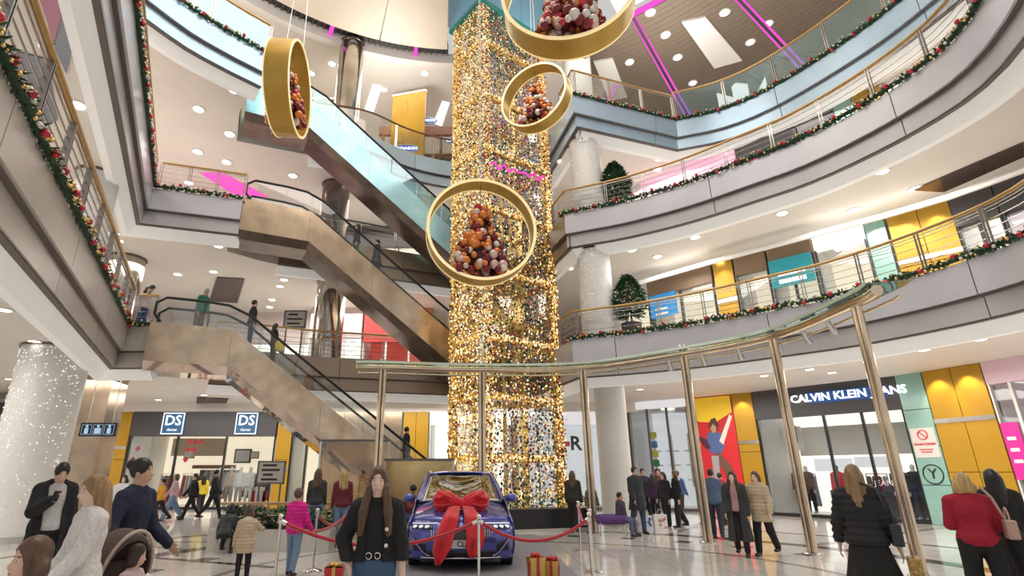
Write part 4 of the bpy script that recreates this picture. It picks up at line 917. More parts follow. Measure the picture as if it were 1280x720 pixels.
up2(999, 172, 1045, 155, 'dark shop window beside the teal panel on the second gallery', fascia=CHAR, fh=1.2, panes=2, mull=BLACK, inner=CHAR, depth=1.5)
cladding('teal_cladding', 'teal wall panel on the second gallery', w2(1046, 152), w2(1070, 145), Z2, 13.85, TEAL, 1, 3)
cladding('gold_cladding', 'gold wall panels on the second gallery', w2(1071, 145), w2(1112, 128), Z2, 13.85, GOLD, 2, 2, band=.55)
up2(1113, 125, 1200, 80, 'white shop at the end of the second gallery', fascia=WHITE, fh=.8, panes=3, mull=WHITE, inner=LITWALL, depth=1.5)
# ---------------- back of the galleries, behind the escalators
bx_ = lambda u, v, Y: (at_y(u, v, Y).x, Y)
def bshop(u0, u1, v, Y, z0, z1, label, **k): return shop('gallery_shop', label, bx_(u0, v, Y), bx_(u1, v, Y), z0, z1, **k)
shop('gallery_shop', 'pale shop front deep on the first gallery past the lowest escalator landing', (-19.5, 25.8), (-13.2, 25.8), Z1, 9.2, fascia=mat('pale_pink_wall', (.78, .68, .66), .5), fh=1.6, panes=3, mull=WHITE, inner=LITPINK, depth=1.5)
shop('gallery_shop', 'shop deep on the first gallery between the landing and the bronze column', (-13.1, 25.8), (-7.9, 25.8), Z1, 9.2, fascia=mat('pale_pink_wall', (.78, .68, .66), .5), fh=1.6, panes=3, mull=WHITE, inner=LITWALL, depth=1.5)
r, P, Ln, rz = shop('gallery_shop', 'red shop wall behind the bronze column on the first gallery', (-5.2, 25.0), (-1.9, 25.0), Z1, 9.2, fascia=mat('coral_red', (.55, .07, .065), .45), fh=1.7, panes=3, mull=WHITE, inner=mat('lit_red', (.7, .1, .09), .5, emit=(.9, .1, .08), es=.3), depth=1.5)
shop('gallery_shop', 'pale shop front beside the red shop on the first gallery', (-7.8, 25.0), (-5.3, 25.0), Z1, 9.2, fascia=mat('pale_pink_wall', (.78, .68, .66), .5), fh=1.5, panes=2, mull=WHITE, inner=LITWALL, depth=1.5)
r, P, Ln, rz = shop('gallery_shop', 'amber lit shop deep on the second gallery behind the escalators', (-8, 25.5), (2.5, 25.5), Z2, 13.85, fascia=CHAR, fh=1.2, panes=5, mull=CHAR, inner=LITWARM, depth=1.5)
r, P, Ln, rz = shop('gallery_shop', 'shop with magenta lit interior deep on the second gallery', (-19, 25), (-8.2, 25), Z2, 13.85, fascia=CREAM, fh=1.4, panes=4, mull=WHITE, inner=mat('lit_magenta', (.8, .15, .5), .5, emit=(1, .1, .6), es=.6), depth=1.5)
# top floor snack counter
ct = thing('snack_counter', 'dark snack counter with three oval blue signs on the top floor', 'counter', (-1.8, 22.6, Z3))
MB().box((-1.6, 23.1, Z3+.55), (6.4, .8, 1.1)).build('counter_body', mat('dark_wood', (.10, .06, .045), .4), parent=ct); MB().box((-1.6, 22.85, Z3+1.13), (6.6, 1.0, .07)).build('counter_top', mat('brown_rail', (.22, .09, .05), .4), parent=ct)
MB().box((-1.6, 23.6, Z3+3.3), (6.4, .2, .5)).build('header_beam', mat('brown_rail', (.22, .09, .05), .4), parent=ct)
for x in (-4.6, -1.6, 1.4): MB().box((x, 23.6, Z3+1.65), (.14, .14, 3.3)).build('counter_post', mat('brown_rail', (.22, .09, .05), .4), parent=ct)
OV = mat('oval_blue', (.03, .09, .32), .35, emit=(.05, .15, .6), es=.35)
for u, v, Y in ((531, 151, 22.3), (507, 186, 20.9), (572, 176, 21.6)):
    p = at_y(u, v, Y); q = Vector((p.x, p.y, p.z))
    so = MB().cyl(q+Vector((0, .03, 0)), q-Vector((0, .03, 0)), 1, 24); so.v = [(q.x+(x-q.x)*.62, y, q.z+(z-q.z)*.20) for x, y, z in so.v]; ov = so.build('oval_sign', OV, parent=ct)
    rg = MB(); rg.tube([(q.x+.60*math.cos(t), q.y-.035, q.z+.19*math.sin(t)) for t in [i*math.pi/12 for i in range(24)]], .015, 5, closed=True); rg.build('oval_rim', WHITE, parent=ov)
    text('oval_sign_text', 'CINNABON', .2, (q.x, q.y-.045, q.z), (math.pi/2, 0, 0), LETT, ov, .005, bold=.003)
    MB().bar(q+Vector((0, 0, .18)), (q.x, q.y, max(q.z+.3, Z3+3.2)), .02, .02).build('sign_hanger', STEEL, parent=ct)
yb = thing('yellow_panel_wall', 'big yellow feature panel standing on the top floor behind the upper escalator', 'wall panel', (-3.1, 22.2, Z3))
MB().box((-3.15, 22.3, Z3+2.3), (1.75, .12, 4.6), -.25).build('panel', YELLOW, parent=yb); MB().box((-3.15, 22.3, Z3+4.62), (1.8, .16, .1), -.25).build('metal_band', STEEL, parent=yb)
yb = thing('yellow_panel_wall', 'small yellow panel peeking out beside the mirror clad column on the top floor', 'wall panel', (-7.5, 22.5, Z3))
MB().box((-7.6, 22.5, Z3+2.2), (1.6, .12, 4.4)).build('panel', YELLOW, parent=yb); MB().box((-7.6, 22.43, Z3+4.4), (1.7, .1, .1)).build('metal_band', STEEL, parent=yb)
MB().box((-8, 30, 17.8), (30, .2, 5.5)).build('wall_top_back', CREAM, kind='structure')
# dark glass insets in the soffit over the near gallery
ins = struct('ceiling_inset')
for quad, m in (([(84, 0), (104, 0), (83, 92), (68, 60)], mat('grey_glass_inset', (.22, .24, .30), .1, metal=.4)), ([(50, 0), (82, 0), (66, 58), (60, 30)], mat('pink_inset', (.55, .22, .36), .2)), ([(1140, 238), (1280, 178), (1280, 196), (1180, 240)], mat('bronze_glass_inset', (.16, .11, .09), .1, metal=.5)), ([(12, 62), (58, 74), (72, 150), (44, 168)], mat('grey_glass_inset', (.22, .24, .30), .1, metal=.4))):
    pq = [at_z(u, v, 9.17) for u, v in quad]; MB().prism([(p.x, p.y) for p in pq], 9.16, 9.2).build('inset_panel', m, parent=ins)
# restroom sign on the bronze pillar
p = at_y(123, 537, 17.6); rs = thing('restroom_sign', 'small black hanging sign with white restroom pictograms', 'sign', p)
MB().box((p.x, p.y, p.z), (1.15, .06, .42)).build('sign_board', BLACK, parent=rs)
PIC = glow('pictogram', (.55, .75, 1), .8)
for i in range(3):
    x = p.x-.36+i*.36; m = MB(); m.sphere((x, p.y-.035, p.z+.1), .045, 8, 6, sc=(1, .2, 1)); m.box((x, p.y-.035, p.z-.04), (.12 if i != 1 else .2, .01, .17)); m.build('pictogram', PIC, parent=rs)
    MB().tube([(x+sx*.15, p.y-.036, p.z+sz*.15) for sx, sz in ((-1, -1), (1, -1), (1, 1), (-1, 1))], .008, 4, closed=True).build('pictogram_frame', PIC, parent=rs)
for s in (-.4, .4): MB().bar((p.x+s, p.y, p.z+.2), (p.x+s, p.y, 4.85), .02, .02).build('hanger', STEEL, parent=rs)
# promotion boards
def board(u, v0, v1, Y, wpx, label, lines, zfoot=None):
    a = at_y(u-wpx/2, v0, Y); b = at_y(u+wpx/2, v1, Y); zc = (a.z+b.z)/2
    root = thing('notice_board', label, 'sign', (a.x/2+b.x/2, Y, zfoot if zfoot is not None else b.z))
    bd = MB().box(((a.x+b.x)/2, Y, zc), (b.x-a.x, .05, a.z-b.z)).build('board', mat('grey_board', (.62, .58, .53), .5), parent=root)
    fm = MB(); 
    for x in (a.x, b.x): fm.box((x, Y, zc), (.05, .08, a.z-b.z+.05))
    for z in (a.z, b.z): fm.box(((a.x+b.x)/2, Y, z), (b.x-a.x+.05, .08, .05))
    fm.build('board_frame', DARKST, parent=root)
    for i, k in enumerate(lines): MB().box(((a.x+b.x)/2-(1-k)*.2, Y-.03, a.z-(i+.8)*(a.z-b.z)/(len(lines)+.6)), ((b.x-a.x)*.75*k, .01, (a.z-b.z)*.1)).build('printed_line', BLACK, parent=bd)
    if zfoot is not None:
        for x in (a.x+.1, b.x-.1): MB().box((x, Y+.02, (b.z+zfoot)/2), (.05, .05, b.z-zfoot)).build('leg', DARKST, parent=root)
board(339, 577, 604, 20.5, 30, 'grey notice board standing behind the long planter under the escalator', (.7, .9, .5, .8), 0)
board(369, 389, 409, 20.2, 24, 'small grey notice board at the first gallery railing', (.6, 1, .8), Z1)
# ================================================================== IMPLICIT MODELLING (figures, bow, bags)
class SDF:
    def __init__(s, k=.03): s.pr = []; s.cuts = []; s.k = k; s.rip = None
    def cone(s, a, b, ra, rb=None, k=None, sub=False): s.pr.append(('c', np.array(a, float), np.array(b, float), ra, ra if rb is None else rb, s.k if k is None else k, sub)); return s
    def ell(s, c, r, R=None, k=None, sub=False): s.pr.append(('e', np.array(c, float), np.array(r, float), None if R is None else np.array(R, float), None, s.k if k is None else k, sub)); return s
    def skirt(s, c0, c1, r0, r1, k=None, sub=False): s.pr.append(('s', np.array(c0, float), np.array(c1, float), np.array(r0, float), np.array(r1, float), s.k if k is None else k, sub)); return s
    def boxs(s, c, r, R=None, k=.005, sub=True): s.pr.append(('b', np.array(c, float), np.array(r, float), None if R is None else np.array(R, float), None, k, sub)); return s
    def cut(s, n, o): s.cuts.append((np.array(n, float), np.array(o, float))); return s     # removes the side n points to
    def mesh(s, h):
        lo = np.full(3, 1e9); hi = np.full(3, -1e9); bbs = []
        for p in s.pr:
            if p[0] == 'c': l = np.minimum(p[1]-p[3], p[2]-p[4]); u = np.maximum(p[1]+p[3], p[2]+p[4])
            elif p[0] == 's':
                m0 = np.array([p[3][0], p[3][1], .02]); m1 = np.array([p[4][0], p[4][1], .02]); l = np.minimum(p[1]-m0, p[2]-m1); u = np.maximum(p[1]+m0, p[2]+m1)
            else:
                r = p[2] if p[3] is None else np.abs(p[3]) @ p[2]; l = p[1]-r; u = p[1]+r
            bbs.append((l, u))
            if not p[6]: lo = np.minimum(lo, l); hi = np.maximum(hi, u)
        lo = lo-3*h; hi = hi+3*h; n = np.ceil((hi-lo)/h).astype(int)+1
        ax = [lo[i]+h*np.arange(n[i]) for i in range(3)]; D = np.full(n, 1.0, np.float32)
        for p, (l, u) in zip(s.pr, bbs):
            pad = p[5]+3*h; i0 = np.clip(((l-pad-lo)/h).astype(int), 0, n); i1 = np.clip(((u+pad-lo)/h).astype(int)+2, 0, n)
            if (i1 <= i0).any(): continue
            X = ax[0][i0[0]:i1[0], None, None]; Y = ax[1][None, i0[1]:i1[1], None]; Z = ax[2][None, None, i0[2]:i1[2]]
            if p[0] == 'c':
                a, b = p[1], p[2]; ba = b-a; L2 = max(1e-9, ba @ ba); px, py, pz = X-a[0], Y-a[1], Z-a[2]
                t = np.clip((px*ba[0]+py*ba[1]+pz*ba[2])/L2, 0, 1); d = np.sqrt((px-t*ba[0])**2+(py-t*ba[1])**2+(pz-t*ba[2])**2)-(p[3]+(p[4]-p[3])*t)
            elif p[0] == 'e':
                x, y, z = X-p[1][0], Y-p[1][1], Z-p[1][2]
                if p[3] is not None:
                    R = p[3].T; x, y, z = (R[0, 0]*x+R[0, 1]*y+R[0, 2]*z, R[1, 0]*x+R[1, 1]*y+R[1, 2]*z, R[2, 0]*x+R[2, 1]*y+R[2, 2]*z)
                r = p[2]; k0 = np.sqrt((x/r[0])**2+(y/r[1])**2+(z/r[2])**2); k1 = np.sqrt((x/r[0]**2)**2+(y/r[1]**2)**2+(z/r[2]**2)**2)+1e-9; d = k0*(k0-1)/k1
            elif p[0] == 'b':
                x, y, z = X-p[1][0], Y-p[1][1], Z-p[1][2]
                if p[3] is not None:
                    R = p[3].T; x, y, z = (R[0, 0]*x+R[0, 1]*y+R[0, 2]*z, R[1, 0]*x+R[1, 1]*y+R[1, 2]*z, R[2, 0]*x+R[2, 1]*y+R[2, 2]*z)
                d = np.maximum(np.maximum(np.abs(x)-p[2][0], np.abs(y)-p[2][1]), np.abs(z)-p[2][2])
            else:
                z0, z1 = p[1][2], p[2][2]; t = np.clip((Z-z0)/(z1-z0), 0, 1); cx = p[1][0]+(p[2][0]-p[1][0])*t; cy = p[1][1]+(p[2][1]-p[1][1])*t; rx = p[3][0]+(p[4][0]-p[3][0])*t; ry = p[3][1]+(p[4][1]-p[3][1])*t
                fold = 1+(.05*t*np.sin(9*np.arctan2(Y-cy, X-cx)))
                d = (np.sqrt(((X-cx)/rx)**2+((Y-cy)/ry)**2)-fold)*np.minimum(rx, ry); d = np.maximum(d, np.maximum(Z-max(z0, z1), min(z0, z1)-Z))
            sl = D[i0[0]:i1[0], i0[1]:i1[1], i0[2]:i1[2]]; k = max(1e-4, p[5])
            if p[6]: D[i0[0]:i1[0], i0[1]:i1[1], i0[2]:i1[2]] = np.maximum(sl, -d)
            else:
                hh = np.maximum(k-np.abs(sl-d), 0)/k; D[i0[0]:i1[0], i0[1]:i1[1], i0[2]:i1[2]] = np.minimum(sl, d)-hh*hh*k*.25
        if s.rip: D = D+s.rip(ax[0][:, None, None], ax[1][None, :, None], ax[2][None, None, :]).astype(np.float32)
        for nn, o in s.cuts:
            D = np.maximum(D, (nn[0]*(ax[0]-o[0]))[:, None, None]+(nn[1]*(ax[1]-o[1]))[None, :, None]+(nn[2]*(ax[2]-o[2]))[None, None, :])
        D[0] = D[-1] = 1; D[:, 0] = D[:, -1] = 1; D[:, :, 0] = D[:, :, -1] = 1
        return surfnet(D, lo, h)
def surfnet(D, lo, h):
    S = D < 0; nx, ny, nz = D.shape; c = np.zeros((nx-1, ny-1, nz-1), np.int8)
    for i in (0, 1):
        for j in (0, 1):
            for k in (0, 1): c += S[i:nx-1+i, j:ny-1+j, k:nz-1+k]
    I, J, K = np.nonzero((c > 0) & (c < 8)); idx = -np.ones(c.shape, np.int64); idx[I, J, K] = np.arange(len(I))
    acc = np.zeros((len(I), 3)); cnt = np.zeros(len(I))
    co = [(0, 0, 0), (1, 0, 0), (0, 1, 0), (1, 1, 0), (0, 0, 1), (1, 0, 1), (0, 1, 1), (1, 1, 1)]; ed = [(0, 1), (2, 3), (4, 5), (6, 7), (0, 2), (1, 3), (4, 6), (5, 7), (0, 4), (1, 5), (2, 6), (3, 7)]
    for a, b in ed:
        A, B = co[a], co[b]; da = D[I+A[0], J+A[1], K+A[2]]; db = D[I+B[0], J+B[1], K+B[2]]; m = (da < 0) != (db < 0); t = np.where(m, da/np.where(m, da-db, 1), 0)
        for q in range(3): acc[:, q] += np.where(m, A[q]+(B[q]-A[q])*t, 0)
        cnt += m
    V = lo+h*(np.stack([I, J, K], 1)+acc/cnt[:, None]); Fs = []
    for axn in range(3):
        sl0 = [slice(None)]*3; sl1 = [slice(None)]*3; sl0[axn] = slice(0, -1); sl1[axn] = slice(1, None); a = S[tuple(sl0)]; b = S[tuple(sl1)]; e = a != b
        e = e.copy(); o1, o2 = [(1, 2), (2, 0), (0, 1)][axn]
        P = np.stack(np.nonzero(e), 1); ok = (P[:, o1] > 0) & (P[:, o2] > 0) & (P[:, o1] < D.shape[o1]-1) & (P[:, o2] < D.shape[o2]-1); P = P[ok]
        def cell(d1, d2): Q = P.copy(); Q[:, o1] -= d1; Q[:, o2] -= d2; return idx[Q[:, 0], Q[:, 1], Q[:, 2]]
        q = np.stack([cell(1, 1), cell(0, 1), cell(0, 0), cell(1, 0)], 1); fl_ = b[P[:, 0], P[:, 1], P[:, 2]]; q[fl_] = q[fl_][:, ::-1]; Fs.append(q)
    return V, np.concatenate(Fs)
def sdf_obj(name, sdf, h, m, parent=None, smooth=True, relax=1):
    V, Fq = sdf.mesh(h)
    if len(V) == 0: return None
    for _ in range(relax):                               # light Laplacian relax
        A = np.zeros_like(V); C = np.zeros(len(V))
        for i in range(4): np.add.at(A, Fq[:, i], V[Fq[:, (i+1) % 4]]+V[Fq[:, (i-1) % 4]]); np.add.at(C, Fq[:, i], 2)
        V = V*.5+.5*A/np.maximum(C, 1)[:, None]
    me = bpy.data.meshes.new(name); n = len(Fq); me.vertices.add(len(V)); me.vertices.foreach_set('co', V.ravel()); me.loops.add(n*4); me.loops.foreach_set('vertex_index', Fq.ravel().astype(np.int32))
    me.polygons.add(n); me.polygons.foreach_set('loop_start', np.arange(n, dtype=np.int32)*4); me.polygons.foreach_set('loop_total', np.full(n, 4, np.int32)); me.update(calc_edges=True)
    me.materials.append(m); 
    if smooth: me.polygons.foreach_set('use_smooth', np.ones(n, bool))
    o = bpy.data.objects.new(name, me); COL.objects.link(o)
    if parent is not None: o.parent = parent; WLOC[o.name] = Vector((0, 0, 0))
    return o
# ================================================================== PEOPLE
SKIN = [mat('skin_light', (.72, .46, .35), .5), mat('skin_warm', (.60, .36, .25), .5), mat('skin_pale', (.78, .54, .44), .5)]
EYEM = mat('eye_dark', (.03, .02, .015), .2); EYEW = mat('eye_white', (.8, .78, .75), .3); LIPM = mat('lip', (.50, .16, .15), .4)
def cloth(c, rough=.85, var=.15, vs=40): return mat('cloth_%d_%d_%d' % tuple(int(x*255) for x in c), c, rough, var=var, vscale=vs)
HAIRC = {'black': (.012, .010, .010), 'dark': (.03, .018, .012), 'brown': (.11, .058, .032), 'light': (.28, .17, .08), 'blond': (.50, .33, .14), 'grey': (.35, .34, .33)}
def hair_mat(n): return mat('hair_'+n, HAIRC[n], .42, var=.45, vscale=30, stretch=(1, 1, .15), bump=.3)
def person(loc, rz, H, label, vox=.02, skin=0, armL=(0, 6, 12), armR=(0, 6, 12), legL=(0, 0, 2), legR=(0, 0, 2), lean=0, head=(0, 0), top=None, inner=None, coat=None, bottom=('trousers', (.03, .03, .04)), hair=('short', 'dark'), shoes=(.03, .025, .02), build=1.0, face=False, group=None, hood=None, belt=None, seated=False, turn=True):
    s = H/1.75; rz = rz-math.atan2(loc[0], loc[1]) if turn else rz; root = thing('person', label, 'person', loc, rz, group); up = np.array((0, 0, 1.)); b = build
    r_ = math.radians
    if top and top[0] == 'puffer': armL = (armL[0], max(armL[1], 15), *armL[2:]); armR = (armR[0], max(armR[1], 15), *armR[2:])
    def leg(side, q):
        fl, kn, ab = [r_(x) for x in q]; hip = np.array((side*.088*b, 0, 0)); th = np.array((side*math.sin(ab), -math.sin(fl), -math.cos(fl)*math.cos(ab))); th /= np.linalg.norm(th)
        knee = hip+th*.425; a2 = fl-kn; sh = np.array((side*math.sin(ab)*.4, -math.sin(a2), -math.cos(a2))); sh /= np.linalg.norm(sh); ank = knee+sh*.415; return hip, knee, ank, a2
    LL, LR = leg(1, legL), leg(-1, legR); low = min(LL[2][2], LR[2][2]); pz = .08-low
    pel = np.array((0, 0, pz)); ps = r_(lean); U = np.array((0, -math.sin(ps), math.cos(ps))); Xv = np.array((1., 0, 0)); Fv = np.array((0, -math.cos(ps), -math.sin(ps)))
    q = lambda v: np.array(v)*s
    legs = [[x+pel for x in l[:3]]+[l[3]] for l in (LL, LR)]
    waist = pel+U*.15; chest = pel+U*.34; nb = pel+U*.525; shs = [pel+U*.452+Xv*sd*.160*b for sd in (1, -1)]
    arms = []
    for sd, A, sh in ((1, armL, shs[0]), (-1, armR, shs[1])):
        al, be, el = [r_(x) for x in A[:3]]; ga = r_(A[3]) if len(A) > 3 else 0
        ud = np.array((sd*math.sin(be), -math.sin(al)*math.cos(be), -math.cos(al)*math.cos(be))); elb = sh+ud*.285; a2 = al+el; fd = np.array((sd*math.sin(be)*.5-sd*math.sin(ga), -math.sin(a2)*math.cos(ga), -math.cos(a2)*math.cos(ga))); fd /= np.linalg.norm(fd); wr = elb+fd*.25
        arms.append((sh, elb, wr, fd, sd))
    yaw, pit = r_(head[0]), r_(head[1]); Rh = np.array(Matrix.Rotation(yaw, 3, 'Z') @ Matrix.Rotation(pit+ps*.6, 3, 'X')); hc = nb+U*.028+Rh @ np.array((0, -.012, .12))
    hp = lambda x, y, z: hc+Rh @ np.array((x, y, z))*.93
    hs = 1.0 if H > 1.45 else (1.15 if H > 1.15 else 1.28)                         # children carry larger heads
    hp = lambda x, y, z: hc+Rh @ np.array((x, y, z))*.93*hs
    if hs > 1: hc = hc+U*(.03*(hs-1)/.2)
    # ---- body, one surface
    B = SDF(.035*s)
    B.ell(q(pel+U*.01), q((.158*b, .115*b, .13))).ell(q(waist), q((.132*b, .098*b, .15))).ell(q(chest), q((.158*b, .108*b, .18))).cone(q(shs[0]-Xv*.01), q(nb), .052*s, .05*s).cone(q(shs[1]+Xv*.01), q(nb), .052*s, .05*s)
    for hip, knee, ank, a2 in legs:
        B.cone(q(hip+pel*0), q(knee), .082*s*b, .056*s*b).cone(q(knee), q(ank), .055*s*b, .038*s); B.cone(q(ank+np.array((0, .03, -.045))), q(ank+np.array((0, -.13, -.055))), .034*s, .028*s)
    fk = max(.0075*s, vox*.55)
    for sh, elb, wr, fd, sd in arms:
        B.cone(q(sh), q(elb), .05*s*b, .040*s*b).cone(q(elb), q(wr), .040*s*b, .027*s)
        inn = np.array((-sd, 0, 0.)); inn = inn-fd*(inn @ fd); inn /= max(1e-6, np.linalg.norm(inn)); wd = np.cross(fd, inn); pc = wr+fd*.05
        R = np.stack([wd, inn, fd], 1); B.ell(q(pc), q((.040, .018, .055)), R, k=.015*s)
        if wd[1] > 0: wd = -wd                             # thumb side to the front
        for i, ln in enumerate((.068, .078, .072, .056)):
            o_ = pc+wd*(.027-.018*i)+fd*.04; m_ = o_+fd*ln*.55+inn*.006; e_ = m_+fd*ln*.42+inn*.024; B.cone(q(o_), q(m_), fk*1.08, fk, k=.004).cone(q(m_), q(e_), fk, fk*.85, k=.004)
        o_ = wr+fd*.025+wd*.03; m_ = o_+fd*.03+wd*.022+inn*.008; B.cone(q(o_), q(m_), fk*1.25, fk*1.1, k=.006).cone(q(m_), q(m_+fd*.032+inn*.008), fk*1.1, fk*.9, k=.004)
    B.cone(q(nb-U*.03), q(hc-Rh @ np.array((0, -.005, .04))), .055*s, .050*s)
    B.ell(q(hp(0, .012, .025)), q(np.array((.076, .096, .102))*.93*hs), Rh, k=.02*s).ell(q(hp(0, -.022, -.045)), q(np.array((.060, .074, .082))*.93*hs), Rh, k=.03*s)
    if vox < .021:
        B.cone(q(hp(0, -.088, .0)), q(hp(0, -.108, -.03)), .010*s, .015*s, k=.012*s)
        for sd in (-1, 1): B.ell(q(hp(sd*.076, .012, -.012)), q((.010, .02, .03)), Rh, k=.008*s)
        B.cone(q(hp(-.016, -.088, -.068)), q(hp(.016, -.088, -.068)), .011*s, k=.01*s)
    sdf_obj('body', B, vox, SKIN[skin], root)
    for sd in (-1, 1):
        ey = MB().sphere(q(hp(sd*.031, -.0755, .004)), .0105*s*hs, 8, 6, sc=(1.25, .7, .55)).build('eye', EYEM if not face else EYEW, parent=root, smooth=180, world=False)
        if face:
            MB().sphere(q(hp(sd*.031, -.0815, .004)), .0058*s, 8, 6, sc=(1, .5, .95)).build('iris', EYEM, parent=ey, smooth=180, world=False)
            MB().tube([q(hp(sd*x, -.0805+(x-.014)*.22, z)) for x, z in ((.014, .026), (.03, .031), (.046, .026))], .0036*s, 5).build('eyebrow', hair_mat(hair[1]), parent=root, smooth=180, world=False)
    if face: MB().sphere(q(hp(0, -.0925, -.068)), .01*s, 10, 6, sc=(2.2, .8, .7)).build('lips', LIPM, parent=root, smooth=180, world=False)
    # ---- clothes
    def upper(off, hemz, arm_to=1.0, kk=.035, flare=0.0, ao=None):
        C = SDF(kk*s); o = off; ao = off if ao is None else ao
        C.ell(q(pel+U*.02), q((.174*b+o, .132*b+o, .13+o))).ell(q(waist), q((.138*b+o, .104*b+o, .15+o))).ell(q(chest), q((.160*b+o, .110*b+o, .18+o))).cone(q(shs[0]-Xv*.01), q(nb-U*.01), (.054+o)*s, (.056+o)*s).cone(q(shs[1]+Xv*.01), q(nb-U*.01), (.054+o)*s, (.056+o)*s)
        for sh, elb, wr, fd, sd in arms: C.cone(q(sh), q(elb), (.052*b+ao)*s, (.044*b+ao)*s, k=.022*s).cone(q(elb), q(elb+(wr-elb)*arm_to), (.043*b+ao)*s, (.032+ao)*s, k=.02*s)
        if hemz < -.12 and not seated: C.skirt(q(pel+np.array((0, 0, .10))), q(pel+np.array((0, 0, hemz))), ((.150*b+o)*s, (.112*b+o)*s), ((.165*b+o+flare)*s, (.135*b+o+flare)*s))
        C.cone(q(nb+U*(.055+o*.6)+Fv*.015), q(nb+U*.35), .066*s, .12*s, sub=True); C.cut(-up if hemz < -.12 else -U, q(pel+(np.array((0, 0, hemz)) if hemz < -.12 else U*hemz))); return C
    if inner: sdf_obj('shirt', upper(.010, .055 if belt else -.06), vox, cloth(inner), root)
    if top:
        kind, col = top[:2]; off = {'sweater': .018, 'tee': .012, 'puffer': .034, 'jacket': .025}[kind]; hem = top[2] if len(top) > 2 else -.08
        C = upper(off, hem, arm_to=.98 if kind != 'tee' else .05, ao=.024 if kind == 'puffer' else None)
        if kind == 'puffer': w_ = 2*math.pi/(.075*s); C.rip = lambda X, Y, Z: -.017*np.abs(np.sin(Z*w_/2))+.009+0*X
        if kind in ('jacket', 'puffer') and len(top) > 3: C.boxs(q(chest+Fv*.16-U*.1), q((top[3], .10, .5)))
        if kind == 'sweater': C.rip = lambda X, Y, Z: .0035*np.sin(X*55+Z*38)*np.sin(Z*31+Y*40)
        nm = {'sweater': 'sweater', 'tee': 't_shirt', 'puffer': 'puffer_jacket', 'jacket': 'jacket'}[kind]
        sdf_obj(nm, C, vox, cloth(col), root)
    if coat:
        col, hem, openw = coat; C = upper(.036, hem, .96, flare=.05)
        if openw: C.boxs(q(pel+Fv*.18+U*.05), q((openw, .12, .75)))
        sdf_obj('coat', C, vox, cloth(col), root)
    if hood:
        Hd = SDF(.03*s); Hd.ell(q(nb+np.array((0, .07, .01))), q((.12, .075, .085))).cone(q(nb+np.array((-.09, -.03, -.02))), q(nb+np.array((.09, -.03, -.02))), .035*s); Hd.cut(U, q(nb+U*.09)); sdf_obj('hood', Hd, vox, cloth(hood), root)
    if bottom[0] == 'trousers':
        C = SDF(.03*s); wide = bottom[2] if len(bottom) > 2 else .014
        C.ell(q(pel+U*.0), q((.166*b+.012, .124*b+.014, .13)))
        for hip, knee, ank, a2 in legs: C.cone(q(hip), q(knee), (.092*b+wide*.5)*s, (.062*b+wide)*s).cone(q(knee), q(ank+(knee-ank)*.06), (.060*b+wide)*s, (.046+wide)*s)
        
        if not seated: C.cut(U, q(pel+U*.10))
        sdf_obj('trousers', C, vox, cloth(bottom[1]), root)
    elif bottom[0] == 'skirt':
        C = SDF(.02*s); z1 = bottom[2]; C.ell(q(pel+U*.03), q((.165*b, .122*b, .12))); C.skirt(q(pel+np.array((0, 0, .08))), q(pel+np.array((0, 0, z1))), (.145*s*b, .11*s*b), (.27*s*b, .23*s*b)); C.cut(U, q(pel+U*.11)); sdf_obj('skirt', C, vox, cloth(bottom[1]), root)
        if len(bottom) > 3:
            C = SDF(.02*s)
            for hip, knee, ank, a2 in legs: C.cone(q(knee), q(ank), .058*s, .043*s)
            sdf_obj('tights', C, vox, cloth(bottom[3]), root)
    if belt: MB().lathe([(.17*s, -.02), (.172*s, .02), (.15*s, .02)], q(pel+U*.085), 24).build('belt', cloth(belt), parent=root, smooth=40, world=False).scale = (1, .78, 1)
    for hip, knee, ank, a2 in legs:
        C = SDF(.02*s); C.ell(q(ank+np.array((0, -.05, -.042))), q((.046, .135, .042))).cone(q(ank+np.array((0, .015, -.02))), q(ank+np.array((0, .01, .03))), .048*s, .046*s).ell(q(ank+np.array((0, -.12, -.05))), q((.047, .065, .036))); C.cut(-up, q(ank+np.array((0, 0, -.078)))); sdf_obj('shoe', C, max(vox*.8, .012), cloth(shoes, .5, .05), root)
    # ---- hair
    st, hcname = hair; hm = hair_mat(hcname); Hs = SDF(.018*s); E3 = np.array((.076, .096, .102))*.93*hs
    if st != 'bald':
        Hs.ell(q(hp(0, .018, .035)), q(E3+np.array((.011, .012, .012))), Rh)
        if st in ('long', 'front'):
            Hs.cone(q(hp(0, .06, -.02)), q(nb+U*(-.14)+np.array((0, .085, 0))), .085*s, .07*s, k=.04*s); Hs.cone(q(hp(-.05, .05, 0)), q(nb+U*(-.16)+np.array((-.07, .07, 0))), .05*s, .045*s).cone(q(hp(.05, .05, 0)), q(nb+U*(-.16)+np.array((.07, .07, 0))), .05*s, .045*s)
            for sd in (-1, 1): Hs.cone(q(hp(sd*.062, .02, .02)), q(hp(sd*.07, .03, -.12)), .03*s, .034*s)
        if st == 'front':
            for sd in (-1, 1):
                Hs.cone(q(hp(sd*.075, -.03, -.06)), q(nb+U*(-.10)+Xv*sd*.105+Fv*.105), .036*s, .042*s).cone(q(nb+U*(-.10)+Xv*sd*.105+Fv*.105), q(nb+U*(-.27)+Xv*sd*.12+Fv*.125), .042*s, .026*s)
        if st == 'bob':
            Hs.cone(q(hp(-.05, .03, -.05)), q(hp(.05, .03, -.05)), .075*s, k=.03); Hs.cone(q(hp(-.06, .04, -.09)), q(hp(.06, .04, -.09)), .055*s)
            for sd in (-1, 1): Hs.cone(q(hp(sd*.075, -.02, .02)), q(hp(sd*.08, -.02, -.09)), .03*s)
        if st == 'bun': Hs.ell(q(hp(0, .115, .075)), q((.05, .05, .05)), k=.01)
